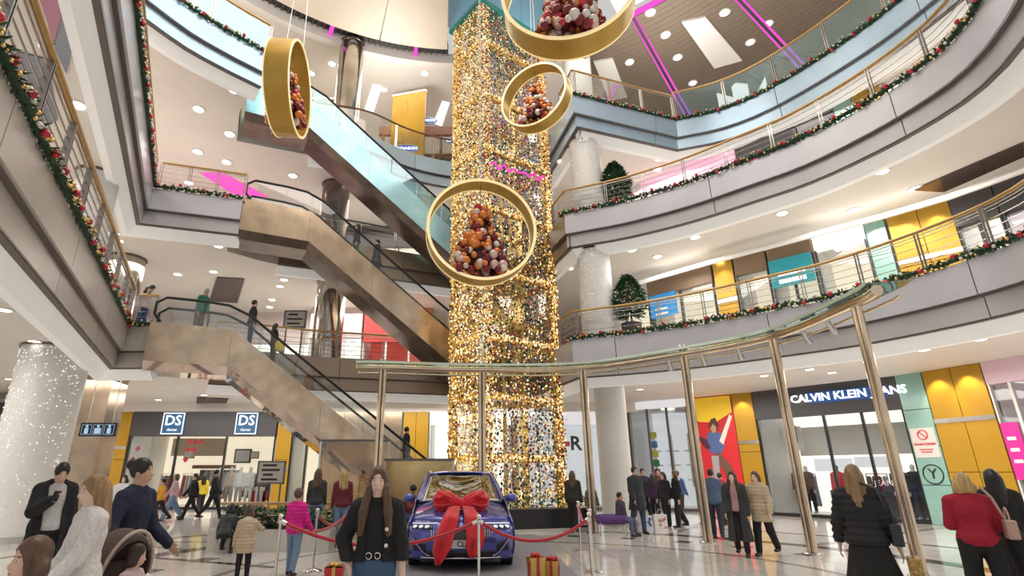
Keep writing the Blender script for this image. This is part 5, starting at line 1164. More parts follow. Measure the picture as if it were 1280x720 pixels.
        if st == 'pony': Hs.cone(q(hp(0, .10, .03)), q(hp(0, .15, -.13)), .04*s, .025*s)
        if st in ('short', 'bun'): Hs.cut(Rh @ np.array((0, -.35, -1.)), q(hp(0, .03, -.055)))
        fr = .098 if st != 'front' else .10
        Hs.ell(q(hp(0, -.105, -.055)), q(np.array((.062, .075, .125))*hs), Rh, sub=True)
        Hs.rip = lambda X, Y, Z: .003*np.sin(X*160)*np.sin(Y*140)+0*Z
        sdf_obj('hair', Hs, max(vox*.8, .010), hm, root)
    # stubble or beard as part of the look is left to the skin tone
    info = dict(root=root, wrL=q(arms[0][2]+arms[0][3]*.07), wrR=q(arms[1][2]+arms[1][3]*.07), shL=q(shs[0]), shR=q(shs[1]), pel=q(pel), hc=q(hc), nb=q(nb), s=s, Rh=Rh)
    info['world'] = lambda v: Vector(loc)+Matrix.Rotation(rz, 3, 'Z') @ Vector(v)
    return info
def spot(u, t, z=0.0, v=592): d = ray(u, v); return (d.x*t, d.y*t, z)
# ================================================================== CAR
CARB = mat('blue_car_paint', (.11, .12, .50), .15, metal=.5, coat=1.0); CARK = mat('gloss_black_trim', (.012, .012, .014), .12, coat=.5)
CARG = glass('windscreen_glass', (.30, .42, .45), .30); TYRE = mat('tyre_rubber', (.015, .015, .016), .7); ALLOY = mat('alloy_wheel', (.45, .45, .47), .25, metal=.9)
LAMPG = mat('headlight_lens', (.75, .8, .85), .08, metal=.3, emit=(.9, .95, 1), es=.5)
car = thing('car', 'blue metallic car with a huge red bow on its bonnet', 'car', (-.18, 9.95, 0), math.radians(2))
HW = .93
def cplan(x): return .30*abs(x/HW)**2.6                                   # nose curvature in plan
def front(u, v):                                                          # u across, v from bottom to bonnet edge
    x = (u*2-1)*HW*(.985-.03*(1-v)); z = .20+.60*v; y = cplan(x)+.07*(1-v)**2-.05*math.sin(math.pi*v)+(.10*max(0, v-.75)/.25)
    return (x, y, z)
def hood(u, v):
    x = (u*2-1)*HW*(.985-.10*v); y0 = front(u, 1)[1]; y = y0+(1.28-.10*abs(u*2-1)**2-y0)*v; z = .80+.30*v**.62-.075*abs(u*2-1)**3*v**.4+.02*math.exp(-((abs(u*2-1)-.55)/.1)**2)*v; return (x, y, z)
def side(sd):
    def f(u, v):                                                          # u along the car, v bottom to belt
        y = cplan(HW)+.01+(4.45-cplan(HW))*u; belt = .79+.30*min(1, (y-.2)/1.0)**.7+.04*min(1, max(0, y-1.2)/3); z = .26+(belt-.26)*v
        x = HW*(.965+.035*math.sin(math.pi*min(1, v*1.15)))-.05*max(0, v-.8)/.2-(.06*max(0, u-.85)/.15); return (sd*x, y, z)
    return f
def cpart(nm, fn, nu, nv, m, flip=False, parent=car, th=.02):
    o = MB().grid(fn, nu, nv, flip=flip).build(nm, m, parent=parent, smooth=50, world=False)
    md = o.modifiers.new('thickness', 'SOLIDIFY'); md.thickness = th; return o
cpart('front_bumper', front, 28, 14, CARB); cpart('bonnet', hood, 24, 14, CARB)
for sd in (-1, 1): cpart('body_side', side(sd), 34, 10, CARB, sd > 0)
roofz = lambda y: 1.64-.045*((y-2.9)/1.0)**2
def wind(u, v): e = (u*2-1); x = e*(.80-.15*v); y = 1.22-.10*e*e+(.90)*v-.06*e*e*v; z = 1.085-.02*e*e+.50*v-.02*e*e*v; return (x, y, z)
def roof(u, v): e = (u*2-1); y = 2.06+1.9*v; x = e*(.68-.03*v); z = roofz(y)-.05*abs(e)**3; return (x, y, z)
cpart('windscreen', wind, 16, 10, CARG, th=.008); cpart('roof', roof, 12, 12, CARB)
cpart('rear_window', lambda u, v: ((u*2-1)*(.66+.12*v), 3.95+.45*v, 1.57-.47*v), 6, 6, CARG); cpart('tailgate', lambda u, v: ((u*2-1)*(.86), 4.42, 1.1-.85*v), 6, 6, CARB)
for sd in (-1, 1):
    def sw(u, v, sd=sd): y = 1.35+2.9*u; t = min(1, (y-1.2)/.88); top = 1.085+.47*t if y < 2.08 else roofz(y)-.07-.32*max(0, (y-3.6)/.65)**2; z = 1.09+(max(top, 1.1)-1.09)*v; x = .865-.20*v*(z-1.0)/.6; return (sd*x, y, z)
    cpart('side_window', sw, 20, 5, CARG, sd > 0)
    MB().tube([(sd*.82, 1.16, 1.08), (sd*.74, 1.60, 1.33), (sd*.665, 2.06, 1.575), (sd*.66, 3.0, 1.605), (sd*.66, 3.9, 1.55)], .035, 8).build('window_pillar', CARB, parent=car, smooth=60, world=False)
    mm = MB(); mm.sphere((sd*1.02, 1.50, 1.12), .12, 12, 8, sc=(1.0, .55, .68)); mm.build('wing_mirror', CARB, parent=car, smooth=180, world=False); MB().bar((sd*.86, 1.5, 1.07), (sd*1.0, 1.5, 1.09), .05, .04).build('mirror_arm', CARK, parent=car, world=False)
    # headlights
    def off(fn, d):
        return lambda u, v: tuple(np.array(fn(u, v))+np.array((0, -d, 0)))
    def hl(u, v, sd=sd): uu = .5+sd*(.27+.205*u); vv = .80+.12*v*(1-.25*u); return tuple(np.array(front(uu, vv))-np.array((0, .018, 0)))
    cpart('headlight', hl, 10, 3, CARK, sd < 0, th=.012)
    for k in range(3):
        f = np.array(hl(.25+.28*k, .5)); MB().sphere(f+np.array((0, -.008, 0)), .035, 10, 6, sc=(1.3, .3, .8)).build('headlight_lens', LAMPG, parent=car, smooth=180, world=False)
    MB().tube([np.array(front(.5+sd*(.22+.02*i), .955-.002*i))-np.array((0, .02, 0)) for i in range(13)], .010, 6).build('light_bar', LAMPG, parent=car, smooth=60, world=False)
    def sc2(u, v, sd=sd): uu = .5+sd*(.34+.12*u); vv = .22+.36*v*(.5+.5*u); return tuple(np.array(front(uu, vv))-np.array((0, .014, 0)))
    cpart('air_intake', sc2, 8, 5, CARK, sd < 0, th=.012)
    MB().tube([np.array(front(.5+sd*(.30+.16*i/8), .10+.45*(i/8)**1.6))-np.array((0, .02, 0)) for i in range(9)], .014, 6).build('intake_trim', mat('violet_trim', (.35, .28, .62), .2, metal=.6), parent=car, smooth=60, world=False)
    # vertical fins of the nose
    for k in range(5): MB().tube([np.array(front(.5+sd*(.20+.02*k), z_))-np.array((0, .016, 0)) for z_ in (.62, .70, .78)], .008, 5).build('grille_fin', CHROME, parent=car, world=False)
cpart('grille', lambda u, v: tuple(np.array(front(.26+.48*u, .50+.30*v))-np.array((0, .013, 0))), 12, 6, CARK, th=.01)
cpart('lower_grille', lambda u, v: tuple(np.array(front(.14+.72*u, .06+.17*v))-np.array((0, .013, 0))), 14, 4, CARK, th=.01)
MB().tube([np.array(front(.12+.76*i/16, .05))-np.array((0, .02, 0)) for i in range(17)], .012, 6).build('bumper_trim', CHROME, parent=car, smooth=60, world=False)
MB().box((0, -.055, .455), (.54, .02, .125)).build('number_plate', mat('plate_white', (.85, .85, .83), .4), parent=car, world=False)
t_ = text('plate_text', 'CLFA', .12, (.06, -.068, .455), (math.pi/2, 0, 0), BLACK, None, .002, bold=.003); t_.parent = car
MB().box((-.235, -.067, .455), (.05, .003, .11)).build('plate_band', mat('plate_blue', (.05, .12, .5), .4), parent=car, world=False)
MB().lathe([(.0, 0), (.05, 0), (.05, .01), (.04, .015)], n=16).build('badge', CHROME, parent=car, smooth=40, world=False).location = (0, -.02, .74)
for sd in (-1, 1):
    for y in (.92, 3.62):
        w_ = MB(); w_.tube([(sd*.74, y, .345), (sd*.93, y, .345)], .345, 26); wh = w_.build('wheel', TYRE, parent=car, smooth=40, world=False)
        MB().tube([(sd*.925, y, .345), (sd*.945, y, .345)], .24, 22).build('rim', ALLOY, parent=wh, smooth=40, world=False)
    MB().tube([(sd*.93, .92+.41*math.cos(a), .36+.40*math.sin(a)) for a in [math.pi*i/12 for i in range(13)]], .035, 6).build('wheel_arch', CARK, parent=car, smooth=60, world=False)
MB().box((0, 2.3, .24), (1.6, 4.0, .12)).build('underbody', CARK, parent=car, world=False)
for x in (-.35, .35):
    m = MB(); m.sphere((x, 2.5, 1.22), .13, 10, 8, sc=(1, .5, 1.2)); m.box((x, 2.55, .92), (.5, .16, .5)); m.build('front_seat', CHAR, parent=car, smooth=40, world=False)
MB().box((0, 1.55, 1.02), (1.35, .4, .1)).build('dashboard', CARK, parent=car, world=False); MB().tube([(.37+.17*math.cos(a), 1.85, 1.06+.17*math.sin(a)) for a in [math.pi*i/8 for i in range(16)]], .015, 6, closed=True).build('steering_wheel', CARK, parent=car, world=False)
for sd in (-.28, .3): MB().tube([(sd-.25, 1.19, 1.10), (sd+.28, 1.26, 1.135)], .01, 5).build('wiper', CARK, parent=car, world=False)
# red bow on the bonnet
REDB = mat('red_satin', (.68, .012, .025), .38, sheen=.3, var=.2, vscale=5)
bow = thing('gift_bow', 'huge red ribbon bow lying on the car bonnet', 'bow', (-.20, 10.50, 1.0), math.radians(2)); bow.scale = (.86, 1, 1)
for sd in (-1, 1):
    A = SDF(.05); A.ell((sd*.30, 0, .10), (.30, .14, .17), np.array(Matrix.Rotation(-sd*.18, 3, 'Y'))).ell((sd*.42, .0, .10), (.17, .17, .20)).cone((sd*.05, 0, .06), (sd*.3, 0, .1), .07, .14)
    A.rip = lambda X, Y, Z, sd=sd: .010*np.sin((np.arctan2(Z-.06, np.abs(X)+.02))*26)+0*Y
    A.ell((sd*.40, -.14, .10), (.16, .07, .07), sub=True); sdf_obj('bow_loop', A, .014, REDB, bow)
    p0 = np.array((sd*.07, -.04, .03)); pts_ = [p0, np.array((sd*.14, -.30, .02)), np.array((sd*.21, -.62, -.11)), np.array((-.33 if sd < 0 else .27, -.74, -.42)), np.array((-.45 if sd < 0 else .20, -.74, -.84+(.10 if sd > 0 else 0)))]
    tl = MB(); n_ = 24
    def tail(u, v, sd=sd, pts_=pts_):
        i = min(3, int(u*4)); f = u*4-i; p = pts_[i]*(1-f)+pts_[i+1]*f; wdt = (.07+.11*min(1, u*1.6))*(1 if u < .86 else 1-(u-.86)/.14*.75); e = (v-.5)*2; return (p[0]+e*wdt, p[1]-.035*math.cos(e*4.2+u*3)*min(1, u*3), p[2])
    tl.grid(tail, n_, 10); o = tl.build('bow_tail', REDB, parent=bow, smooth=60, world=False); md = o.modifiers.new('t', 'SOLIDIFY'); md.thickness = .012
A = SDF(.03); A.ell((0, -.04, .07), (.10, .10, .10)); sdf_obj('bow_knot', A, .012, REDB, bow)
# carpet under the car
MB().box((-.35, 12.0, .012), (4.1, 7.6, .024)).build('display_carpet', mat('grey_carpet', (.27, .27, .29), .9, var=.1, vscale=60), label='flat grey carpet under the blue car', category='carpet')
# ================================================================== STANCHIONS AND ROPES
ROPE = mat('red_velvet_rope', (.48, .012, .03), .7, sheen=.5)
def stanchion(x, y, h, label):
    r = thing('stanchion', label, 'stanchion', (x, y, 0), group='rope posts round the car')
    MB().lathe([(.16, 0), (.16, .015), (.10, .035), (.03, .05)], (x, y, 0), 20).build('base', CHROME, parent=r, smooth=40); MB().cyl((x, y, .04), (x, y, h-.07), .021, 12).build('pole', CHROME, parent=r, smooth=50)
    MB().sphere((x, y, h-.035), .038, 12, 8).build('knob', CHROME, parent=r, smooth=180); MB().lathe([(.022, h-.10), (.04, h-.095), (.04, h-.075), (.022, h-.07)], (x, y, 0), 14).build('collar', CHROME, parent=r, smooth=40)
    return Vector((x, y, h-.09))
S1 = stanchion(.10, 8.7, 1.0, 'chrome rope post standing right in front of the car bumper'); S2 = stanchion(-2.86, 8.7, 1.0, 'chrome rope post beside the girl in the cream coat'); S3 = stanchion(-2.72, 10.2, 1.0, 'chrome rope post beside the child in the pink jacket')
S4 = stanchion(-2.45, 11.9, 1.0, 'chrome rope post near the seated visitors'); S5 = stanchion(2.05, 10.1, 1.0, 'chrome rope post with round base in front of the light tower planter'); S6 = stanchion(2.35, 12.8, 1.0, 'chrome rope post farthest behind the car'); S7 = stanchion(1.85, 9.2, 1.0, 'chrome rope post beside the gift boxes')
def rope(a, b, sag, label):
    d = (b-a); p = [a.lerp(b, i/16)-Vector((0, 0, sag*4*(i/16)*(1-i/16))) for i in range(17)]
    r = thing('barrier_rope', label, 'rope', (a+b)/2-Vector((0, 0, sag))); MB().tube(p, .026, 8).build('velvet', ROPE, parent=r, smooth=60)
    for q0, q1 in ((p[0], p[1]), (p[-1], p[-2])): MB().cyl(q0, q0.lerp(q1, .5), .032, 10).build('end_hook', CHROME, parent=r, smooth=50)
rope(S1, S7, .30, 'red velvet rope between the bumper post and the gift box post'); rope(S2, S1, .34, 'red velvet rope running across the front of the car'); rope(S2, S4, .28, 'red velvet rope beside the child in pink')
rope(S3, S4, .25, 'short red velvet rope before the seated visitors'); rope(S5, S6, .26, 'red velvet rope in front of the light tower planter'); rope(S7, S5, .2, 'short red velvet rope at the corner beside the gift boxes')
# ================================================================== GIFTS, BAGS, BARRIER
GIFTG = mat('gold_wrap', (.70, .45, .12), .3, metal=.5); GIFTR = mat('red_wrap', (.55, .03, .03), .35)
def gift(x, y, z, w_, h_, m, mr, rz, label):
    r = thing('gift_box', label, 'gift box', (x, y, z)); MB().box((x, y, z+h_/2), (w_, w_, h_), rz).build('box', m, parent=r); MB().box((x, y, z+h_-.03), (w_+.02, w_+.02, .06), rz).build('lid', m, parent=r)
    rb = MB(); rb.box((x, y, z+h_/2), (w_*.2, w_+.03, h_+.012), rz); rb.box((x, y, z+h_/2), (w_+.03, w_*.2, h_+.012), rz); rb.build('ribbon', mr, parent=r)
    b_ = MB()
    for k in range(4): a = rz+k*math.pi/2+.4; b_.sphere((x+.05*math.cos(a), y+.05*math.sin(a), z+h_+.03), .045, 8, 6, sc=(1, 1, .7))
    b_.build('bow', mr, parent=r, smooth=180)
gift(.98, 9.15, .024, .22, .34, GIFTG, GIFTR, .2, 'gold gift box with red ribbon in front of the carpet edge'); gift(1.24, 9.25, .024, .2, .28, GIFTG, GIFTR, -.3, 'smaller gold gift box with red ribbon beside the taller one'); gift(-1.95, 8.5, .024, .24, .3, GIFTR, GIFTG, .1, 'red gift box with gold ribbon beside the woman in the black jacket')
def shopping_bag(x, y, w_, h_, col, col2, label, rz=0, z=0):
    r = thing('shopping_bag', label, 'bag', (x, y, z)); MB().box((x, y, z+h_/2), (w_, w_*.4, h_), rz).build('bag_body', cloth(col, .6), parent=r)
    for k in range(6): c = Vector((x+random.uniform(-.35, .35)*w_, y-w_*.21, z+h_*random.uniform(.2, .85))); MB().sphere(c, .045, 8, 5, sc=(1, .12, 1)).build('printed_flower', cloth(col2, .6), parent=r, smooth=180)
    MB().tube([(x-w_*.25, y-w_*.15, z+h_), (x-w_*.15, y-w_*.15, z+h_+.14), (x+w_*.15, y-w_*.15, z+h_+.14), (x+w_*.25, y-w_*.15, z+h_)], .008, 5).build('bag_handle', cloth((.7, .7, .7)), parent=r)
shopping_bag(5.05, 16.9, .34, .42, (.75, .78, .85), (.08, .16, .5), 'white shopping bag with blue flowers on the floor by the group'); shopping_bag(5.5, 17.0, .36, .44, (.85, .82, .80), (.6, .3, .3), 'white shopping bag with faded pink print on the floor by the group')
cb = thing('steel_barrier', 'low steel guard rail at the foot of the wide white column', 'barrier', (-6.1, 6.9, 0))
for z in (.93, .70): MB().tube([(-7.2, 6.95, z), (-5.75, 6.9, z)], .028, 8).build('rail', CHROME if z > .8 else DARKST, parent=cb, smooth=60)
for x in (-7.0, -5.8): MB().cyl((x, 6.93, 0), (x, 6.93, .95), .03, 10).build('post', CHROME, parent=cb, smooth=50)
# purple bench
pb = thing('bench', 'low purple upholstered bench with steel legs beside the column', 'bench', (3.75, 15.6, 0))
A = SDF(.02); A.cone((-.32, 0, .40), (.32, 0, .40), .12).cone((-.3, .12, .44), (.3, .12, .44), .10); sdf_obj('cushion', A, .02, cloth((.12, .05, .20)), pb)
for x in (-.34, .34):
    for y in (-.1, .16): MB().cyl((x, y, 0), (x, y, .34), .02, 8).build('leg', CHROME, parent=pb, world=False, smooth=50)
# ================================================================== PLANTS
LEAF = mat('leaf_green', (.05, .15, .05), .45, var=.5, vscale=8); LEAF2 = mat('leaf_dark', (.02, .07, .025), .45); SOIL = mat('soil', (.05, .035, .025), .9); TRUNK = mat('bark', (.16, .10, .06), .8)
def leaves(n, fn, size, name='leaves', parent=None, mats=(LEAF, LEAF2)):
    lf = MB()
    for _ in range(n):
        c, d = fn(); d = d.normalized()*size*random.uniform(.7, 1.3); s_ = d.cross(Vector((random.gauss(0, .3), random.gauss(0, .3), 1))).normalized()*size*.26; dr = Vector((0, 0, -size*.25)); lf.add([c, c+d*.5+s_, c+d+dr, c+d*.5-s_], [(0, 1, 2), (0, 2, 3)], random.randrange(2))
    return lf.build(name, list(mats), parent=parent, kind='stuff')
def potted_tree(x, y, z, h, label):
    r = thing('potted_tree', label, 'plant', (x, y, z)); MB().lathe([(.22, 0), (.30, .10), (.34, .62), (.36, .66), (.30, .66), (.30, .6)], (x, y, z), 20).build('pot', CHAR, parent=r, smooth=40); MB().lathe([(.0, .6), (.30, .6)], (x, y, z), 16).build('soil', SOIL, parent=r)
    MB().tube([(x, y, z+.55), (x+.04, y, z+1.1), (x, y+.02, z+h*.7)], [.04, .035, .02], 8).build('trunk', TRUNK, parent=r, smooth=60)
    for k in range(9): a = k*2.4; zz_ = z+1.0+k*(h-1.6)/9; MB().tube([(x, y, zz_), (x+.35*math.cos(a), y+.35*math.sin(a), zz_+.3)], [.018, .008], 5).build('branch', TRUNK, parent=r)
    def fn():
        hh = random.random(); rad = (.48*math.sin(math.pi*min(1, .18+hh*.86))+.08)*random.random()**.4; a = random.uniform(0, 6.28); return Vector((x+rad*math.cos(a), y+rad*math.sin(a), z+.85+hh*(h-.9))), Vector((math.cos(a), math.sin(a), random.uniform(-.3, .7)))
    leaves(1500, fn, .17, parent=r)
potted_tree(5.45, 17.7, Z1, 2.45, 'bushy potted tree beside the column on the first gallery'); potted_tree(5.4, 17.85, Z2, 2.45, 'bushy potted tree beside the column on the second gallery')
pb2 = thing('planter', 'low planter box full of green plants behind the child in pink', 'planter', (-4.3, 12.9, 0))
MB().box((-4.35, 13.0, .22), (2.6, .9, .44)).build('trough', mat('white_stone', (.6, .57, .52), .3), parent=pb2); MB().box((-4.35, 13.0, .43), (2.45, .75, .03)).build('soil', SOIL, parent=pb2)
leaves(900, lambda: (Vector((random.uniform(-5.5, -3.2), random.uniform(12.65, 13.35), random.uniform(.42, .80))), Vector((random.gauss(0, 1), random.gauss(-.3, 1), .6))), .16, parent=pb2)
MB().box((-4.6, 14.6, .86), (3.4, .35, .06)).build('planter_ledge', mat('warm_wood', (.50, .32, .16), .4), label='long wooden ledge behind the low green planter', category='ledge')
lg = bpy.data.objects['planter_ledge']; WLOC['planter_ledge'] = lg.location.copy()
for x in (-6.1, -4.6, -3.1): MB().box((x, 14.6, .41), (.1, .25, .82)).build('leg', CHAR, parent=lg)
sb = thing('bench', 'long dark bench where the visitors sit before the bronze screen', 'bench', (-2.4, 15.0, 0))
MB().box((-2.4, 15.0, .42), (2.9, .5, .08)).build('seat', mat('dark_wood', (.10, .06, .045), .4), parent=sb)
for x in (-3.7, -2.4, -1.1): MB().box((x, 15.0, .19), (.08, .42, .38)).build('leg', DARKST, parent=sb)
# ================================================================== STROLLER
st = thing('stroller', 'brown hooded stroller pushed by the man with a hair bun', 'stroller', (-2.74, 4.80, 0), math.radians(66))
STF = mat('stroller_frame', (.20, .20, .21), .3, metal=.8); STB = cloth((.12, .085, .075)); STT = cloth((.55, .45, .36))
A = SDF(.02); A.ell((0, .16, .86), (.215, .28, .29)); A.ell((0, .10, .82), (.187, .265, .258), sub=True); A.cut((0, -1, -.25), (0, .03, .88)); A.cut((0, 0, -1), (0, 0, .70)); sdf_obj('hood', A, .012, STB, st)
hoopp = [(.21*math.cos(a), .055-.075*math.sin(a), .80+.335*math.sin(a)) for a in [math.pi*i/14 for i in range(15)]]
MB().tube(hoopp, .014, 8).build('hood_trim', STT, parent=st, smooth=60, world=False)
A = SDF(.02); A.boxs((0, .0, .50), (.19, .19, .035), sub=False).boxs((0, .20, .68), (.19, .035, .22), np.array(Matrix.Rotation(-.3, 3, 'X')), sub=False); sdf_obj('seat', A, .014, STB, st)
for sd in (-1, 1):
    MB().tube([(sd*.24, -.42, .12), (sd*.24, -.05, .50), (sd*.24, .35, .86), (sd*.24, .52, 1.02)], .014, 8).build('side_tube', STF, parent=st, smooth=60, world=False); MB().tube([(sd*.24, .38, .12), (sd*.24, .05, .56)], .014, 8).build('rear_leg', STF, parent=st, smooth=60, world=False)
    for y, r_ in ((-.42, .11), (.38, .13)):
        wh = MB().tube([(sd*.24-.02, y, r_), (sd*.24+.02, y, r_)], r_, 20).build('wheel', TYRE, parent=st, smooth=40, world=False); MB().tube([(sd*.24-.024, y, r_), (sd*.24+.024, y, r_)], r_*.6, 14).build('rim', ALLOY, parent=wh, smooth=40, world=False)
MB().tube([(-.24, .52, 1.02), (0, .56, 1.04), (.24, .52, 1.02)], .02, 8).build('push_handle', RUBBER, parent=st, smooth=60, world=False)
MB().tube([(-.22, -.02, .62), (-.18, -.26, .66), (0, -.32, .67), (.18, -.26, .66), (.22, -.02, .62)], .024, 8).build('bumper_bar', STF, parent=st, smooth=60, world=False)
A = SDF(.02); A.boxs((0, -.36, .26), (.16, .12, .02), sub=False); sdf_obj('footrest', A, .014, STB, st)
# ================================================================== THE VISITORS
NAVY = (.015, .02, .045); BLK = (.014, .014, .016); JEAN = (.06, .12, .26); LJEAN = (.20, .30, .45); BURG_ = (.16, .025, .035); WHT = (.74, .70, .68); BEI = (.55, .44, .31); GRY = (.25, .25, .27)
PI = math.pi
def faceto(deg): return math.radians(deg)                # 0 faces the camera, 90 faces picture right, -90 picture left, 180 away
# --- foreground
A_ = person(spot(75, 7.0), faceto(15), 1.76, 'man in a long black coat and grey sweater looking at his phone', .013, 0, armR=(28, 12, 95, 28), armL=(2, 10, 12), coat=(BLK, -.52, .10), inner=(.55, .54, .54), bottom=('trousers', BLK), hair=('short', 'black'), head=(0, 28), face=True)
ph = thing('phone', 'dark phone held by the man in the long black coat', 'phone', A_['world'](A_['wrR']+np.array((0, -.03, .02)))); b_ = MB().box((0, 0, 0), (.075, .012, .15)).build('phone_case', CARK, parent=ph, world=False); b_.rotation_euler = (-.7, 0, .3); b2 = MB().box((0, .008, 0), (.066, .004, .138)).build('phone_screen', mat('screen', (.1, .12, .15), .1), parent=ph, world=False); b2.rotation_euler = (-.7, 0, .3)
person(spot(126, 4.15), faceto(-72), 1.60, 'woman in a white sweater with streaked long hair seen from the side', .011, 2, top=('sweater', WHT, -.14), bottom=('trousers', LJEAN), hair=('long', 'light'), armL=(20, 6, 30), armR=(12, 6, 25), face=True, head=(0, 8))
person(spot(66, 2.8), faceto(-68), 1.27, 'small boy with a brown bowl haircut at the lower picture edge', .011, 0, coat=None, top=('jacket', BLK, -.1), bottom=('trousers', JEAN), hair=('bob', 'brown'), face=True)
person(spot(176, 5.2), faceto(52), 1.76, 'man with a hair bun and dark navy sweater pushing the stroller', .012, 1, top=('sweater', NAVY, -.08), bottom=('trousers', JEAN), hair=('bun', 'black'), armR=(4, 26, 48), armL=(16, 6, 36), head=(14, 0), face=True, legL=(12, 6, 2), legR=(-12, 10, 2))
person((-2.68, 4.72, .30), faceto(56), .92, 'toddler with dark hair and a flowery top sitting in the stroller', .010, 0, top=('sweater', (.62, .45, .45), -.05), bottom=('trousers', (.10, .10, .12)), hair=('bob', 'dark'), legL=(80, 60, 4), legR=(80, 60, 4), seated=True, armL=(35, 8, 50), armR=(35, 8, 50), head=(20, 10), face=True)
F_ = person(spot(474, 4.6), faceto(-6), 1.67, 'young woman in a black jacket and blue jeans walking towards the viewer', .009, 2, armR=(-14, 26, 50, 30), armL=(2, 12, 10), inner=BLK, top=('jacket', BLK, .04, .075), bottom=('trousers', (.055, .11, .20)), hair=('front', 'brown'), face=True, belt=(.012, .012, .012), legL=(8, 4, 2), legR=(-6, 6, 2))
bk = F_['pel']+np.array((0, -.135, .085)); rt = F_['root']
for x in (-.035, .035): MB().tube([(bk[0]+x+.022*math.cos(a), bk[1], bk[2]+.022*math.sin(a)) for a in [i*PI/6 for i in range(12)]], .005, 5, closed=True).build('belt_buckle', CHROME, parent=rt, world=False)
for z in (.16, .28): MB().sphere((.10, -.150, F_['pel'][2]+z), .016, 8, 6, sc=(1, .4, 1)).build('button', WHITEB, parent=rt, world=False, smooth=180)
hp_ = F_['world'](F_['wrL']); ph = thing('phone', 'dark phone in the lowered hand of the young woman in jeans', 'phone', hp_); MB().box((0, 0, -.05), (.02, .08, .15)).build('phone_case', CARK, parent=ph, world=False)
person(spot(318, 8.4), faceto(172), 1.10, 'little girl in a cream puffer coat seen from behind', .015, 2, top=('puffer', (.60, .47, .32), -.2), hood=(.72, .66, .58), bottom=('trousers', BLK, .006), hair=('bob', 'brown'), armL=(8, 10, 10), armR=(60, 20, 20))
person(spot(376, 9.2), faceto(150), 1.34, 'child in a bright pink puffer jacket and jeans seen from behind', .016, 0, top=('puffer', (.75, .02, .30), -.10), bottom=('trousers', LJEAN), hair=('short', 'brown'), armL=(18, 8, 25), armR=(10, 8, 30), legL=(10, 8, 3), legR=(-8, 10, 3))
K_ = person(spot(1066, 6.0), faceto(178), 1.70, 'woman in a black puffer jacket and pleated skirt seen from behind', .012, 2, top=('puffer', (.02, .02, .022), -.04), bottom=('skirt', (.012, .012, .014), -.47, (.5, .33, .26)), hair=('long', 'light'), armL=(4, 14, 16), armR=(0, 10, 14), build=1.05)
L_ = person(spot(1200, 6.45), faceto(190), 1.62, 'woman in a red sweater and black trousers seen from behind', .012, 2, top=('sweater', (.36, .012, .035), -.06), bottom=('trousers', BLK, .022), hair=('bob', 'blond'), armL=(6, 10, 75, 25), armR=(10, 12, 60, 15), build=1.15, legL=(8, 4, 3), legR=(-6, 6, 3))
person(spot(1238, 6.9), faceto(200), 1.66, 'person in a long black coat half hidden beside the woman in red', .016, 0, coat=(BLK, -.48, 0), bottom=('trousers', BLK), hair=('long', 'black'))
# --- bags carried by people
def handbag(P0, w_, h_, d_, col, label, rz=0, strap=None, m=None, name='handbag'):
    r = thing(name, label, 'bag', P0, rz); A = SDF(.02); A.boxs((0, 0, h_/2), (w_/2, d_/2, h_/2), sub=False); sdf_obj('bag_body', A, .014, m or cloth(col, .5), r, relax=2)
    MB().tube([(-w_*.35, 0, h_)]+[(-w_*.35*math.cos(a), 0, h_+.13*math.sin(a)) for a in [PI*i/8 for i in range(1, 8)]]+[(w_*.35, 0, h_)], .009, 6).build('bag_handle', m or cloth(col, .5), parent=r, world=False, smooth=60)
    if strap is not None:
        q = [Vector(x)-Vector(P0) for x in strap]; q = [Matrix.Rotation(-rz, 3, 'Z') @ x for x in q]; MB().tube(q, .014, 6).build('strap', m or cloth(col, .5), parent=r, world=False, smooth=60)
w_ = K_['world']; hb = w_((-.30, .05, .80)); handbag(w_((-.27, .03, .86)), .20, .22, .10, (.03, .03, .035), 'black shoulder bag of the woman in the black puffer jacket', K_['root'].rotation_euler.z+PI/2, [w_((-.25, .0, 1.10)), w_((-.17, .12, 1.42)), w_((-.05, .12, 1.48))])
handbag(w_((-.36, -.02, .46)), .30, .30, .12, (.42, .28, .08), 'golden patterned tote bag carried by the woman in the black puffer jacket', K_['root'].rotation_euler.z+PI/2, None, mat('gold_weave', (.40, .25, .07), .5, var=.7, vscale=45))
w_ = L_['world']; handbag(w_((-.29, .08, .88)), .22, .20, .10, (.50, .32, .27), 'pinkish beige shoulder bag of the woman in red', L_['root'].rotation_euler.z+PI/2, [w_((-.27, .08, 1.08)), w_((-.19, .14, 1.32)), w_((-.13, .05, 1.44))])
cf = thing('folded_coat', 'black coat with red lining hanging over the arm of the woman in red', 'coat', w_((-.33, -.10, .42))); A = SDF(.04); A.cone((0, 0, .48), (.10, -.02, .05), .10, .14).cone((.04, 0, .4), (.16, 0, .0), .08, .10); sdf_obj('coat_body', A, .018, cloth(BLK), cf); A = SDF(.03); A.ell((.04, -.13, .06), (.07, .05, .05)); sdf_obj('lining', A, .014, cloth((.55, .02, .03)), cf)
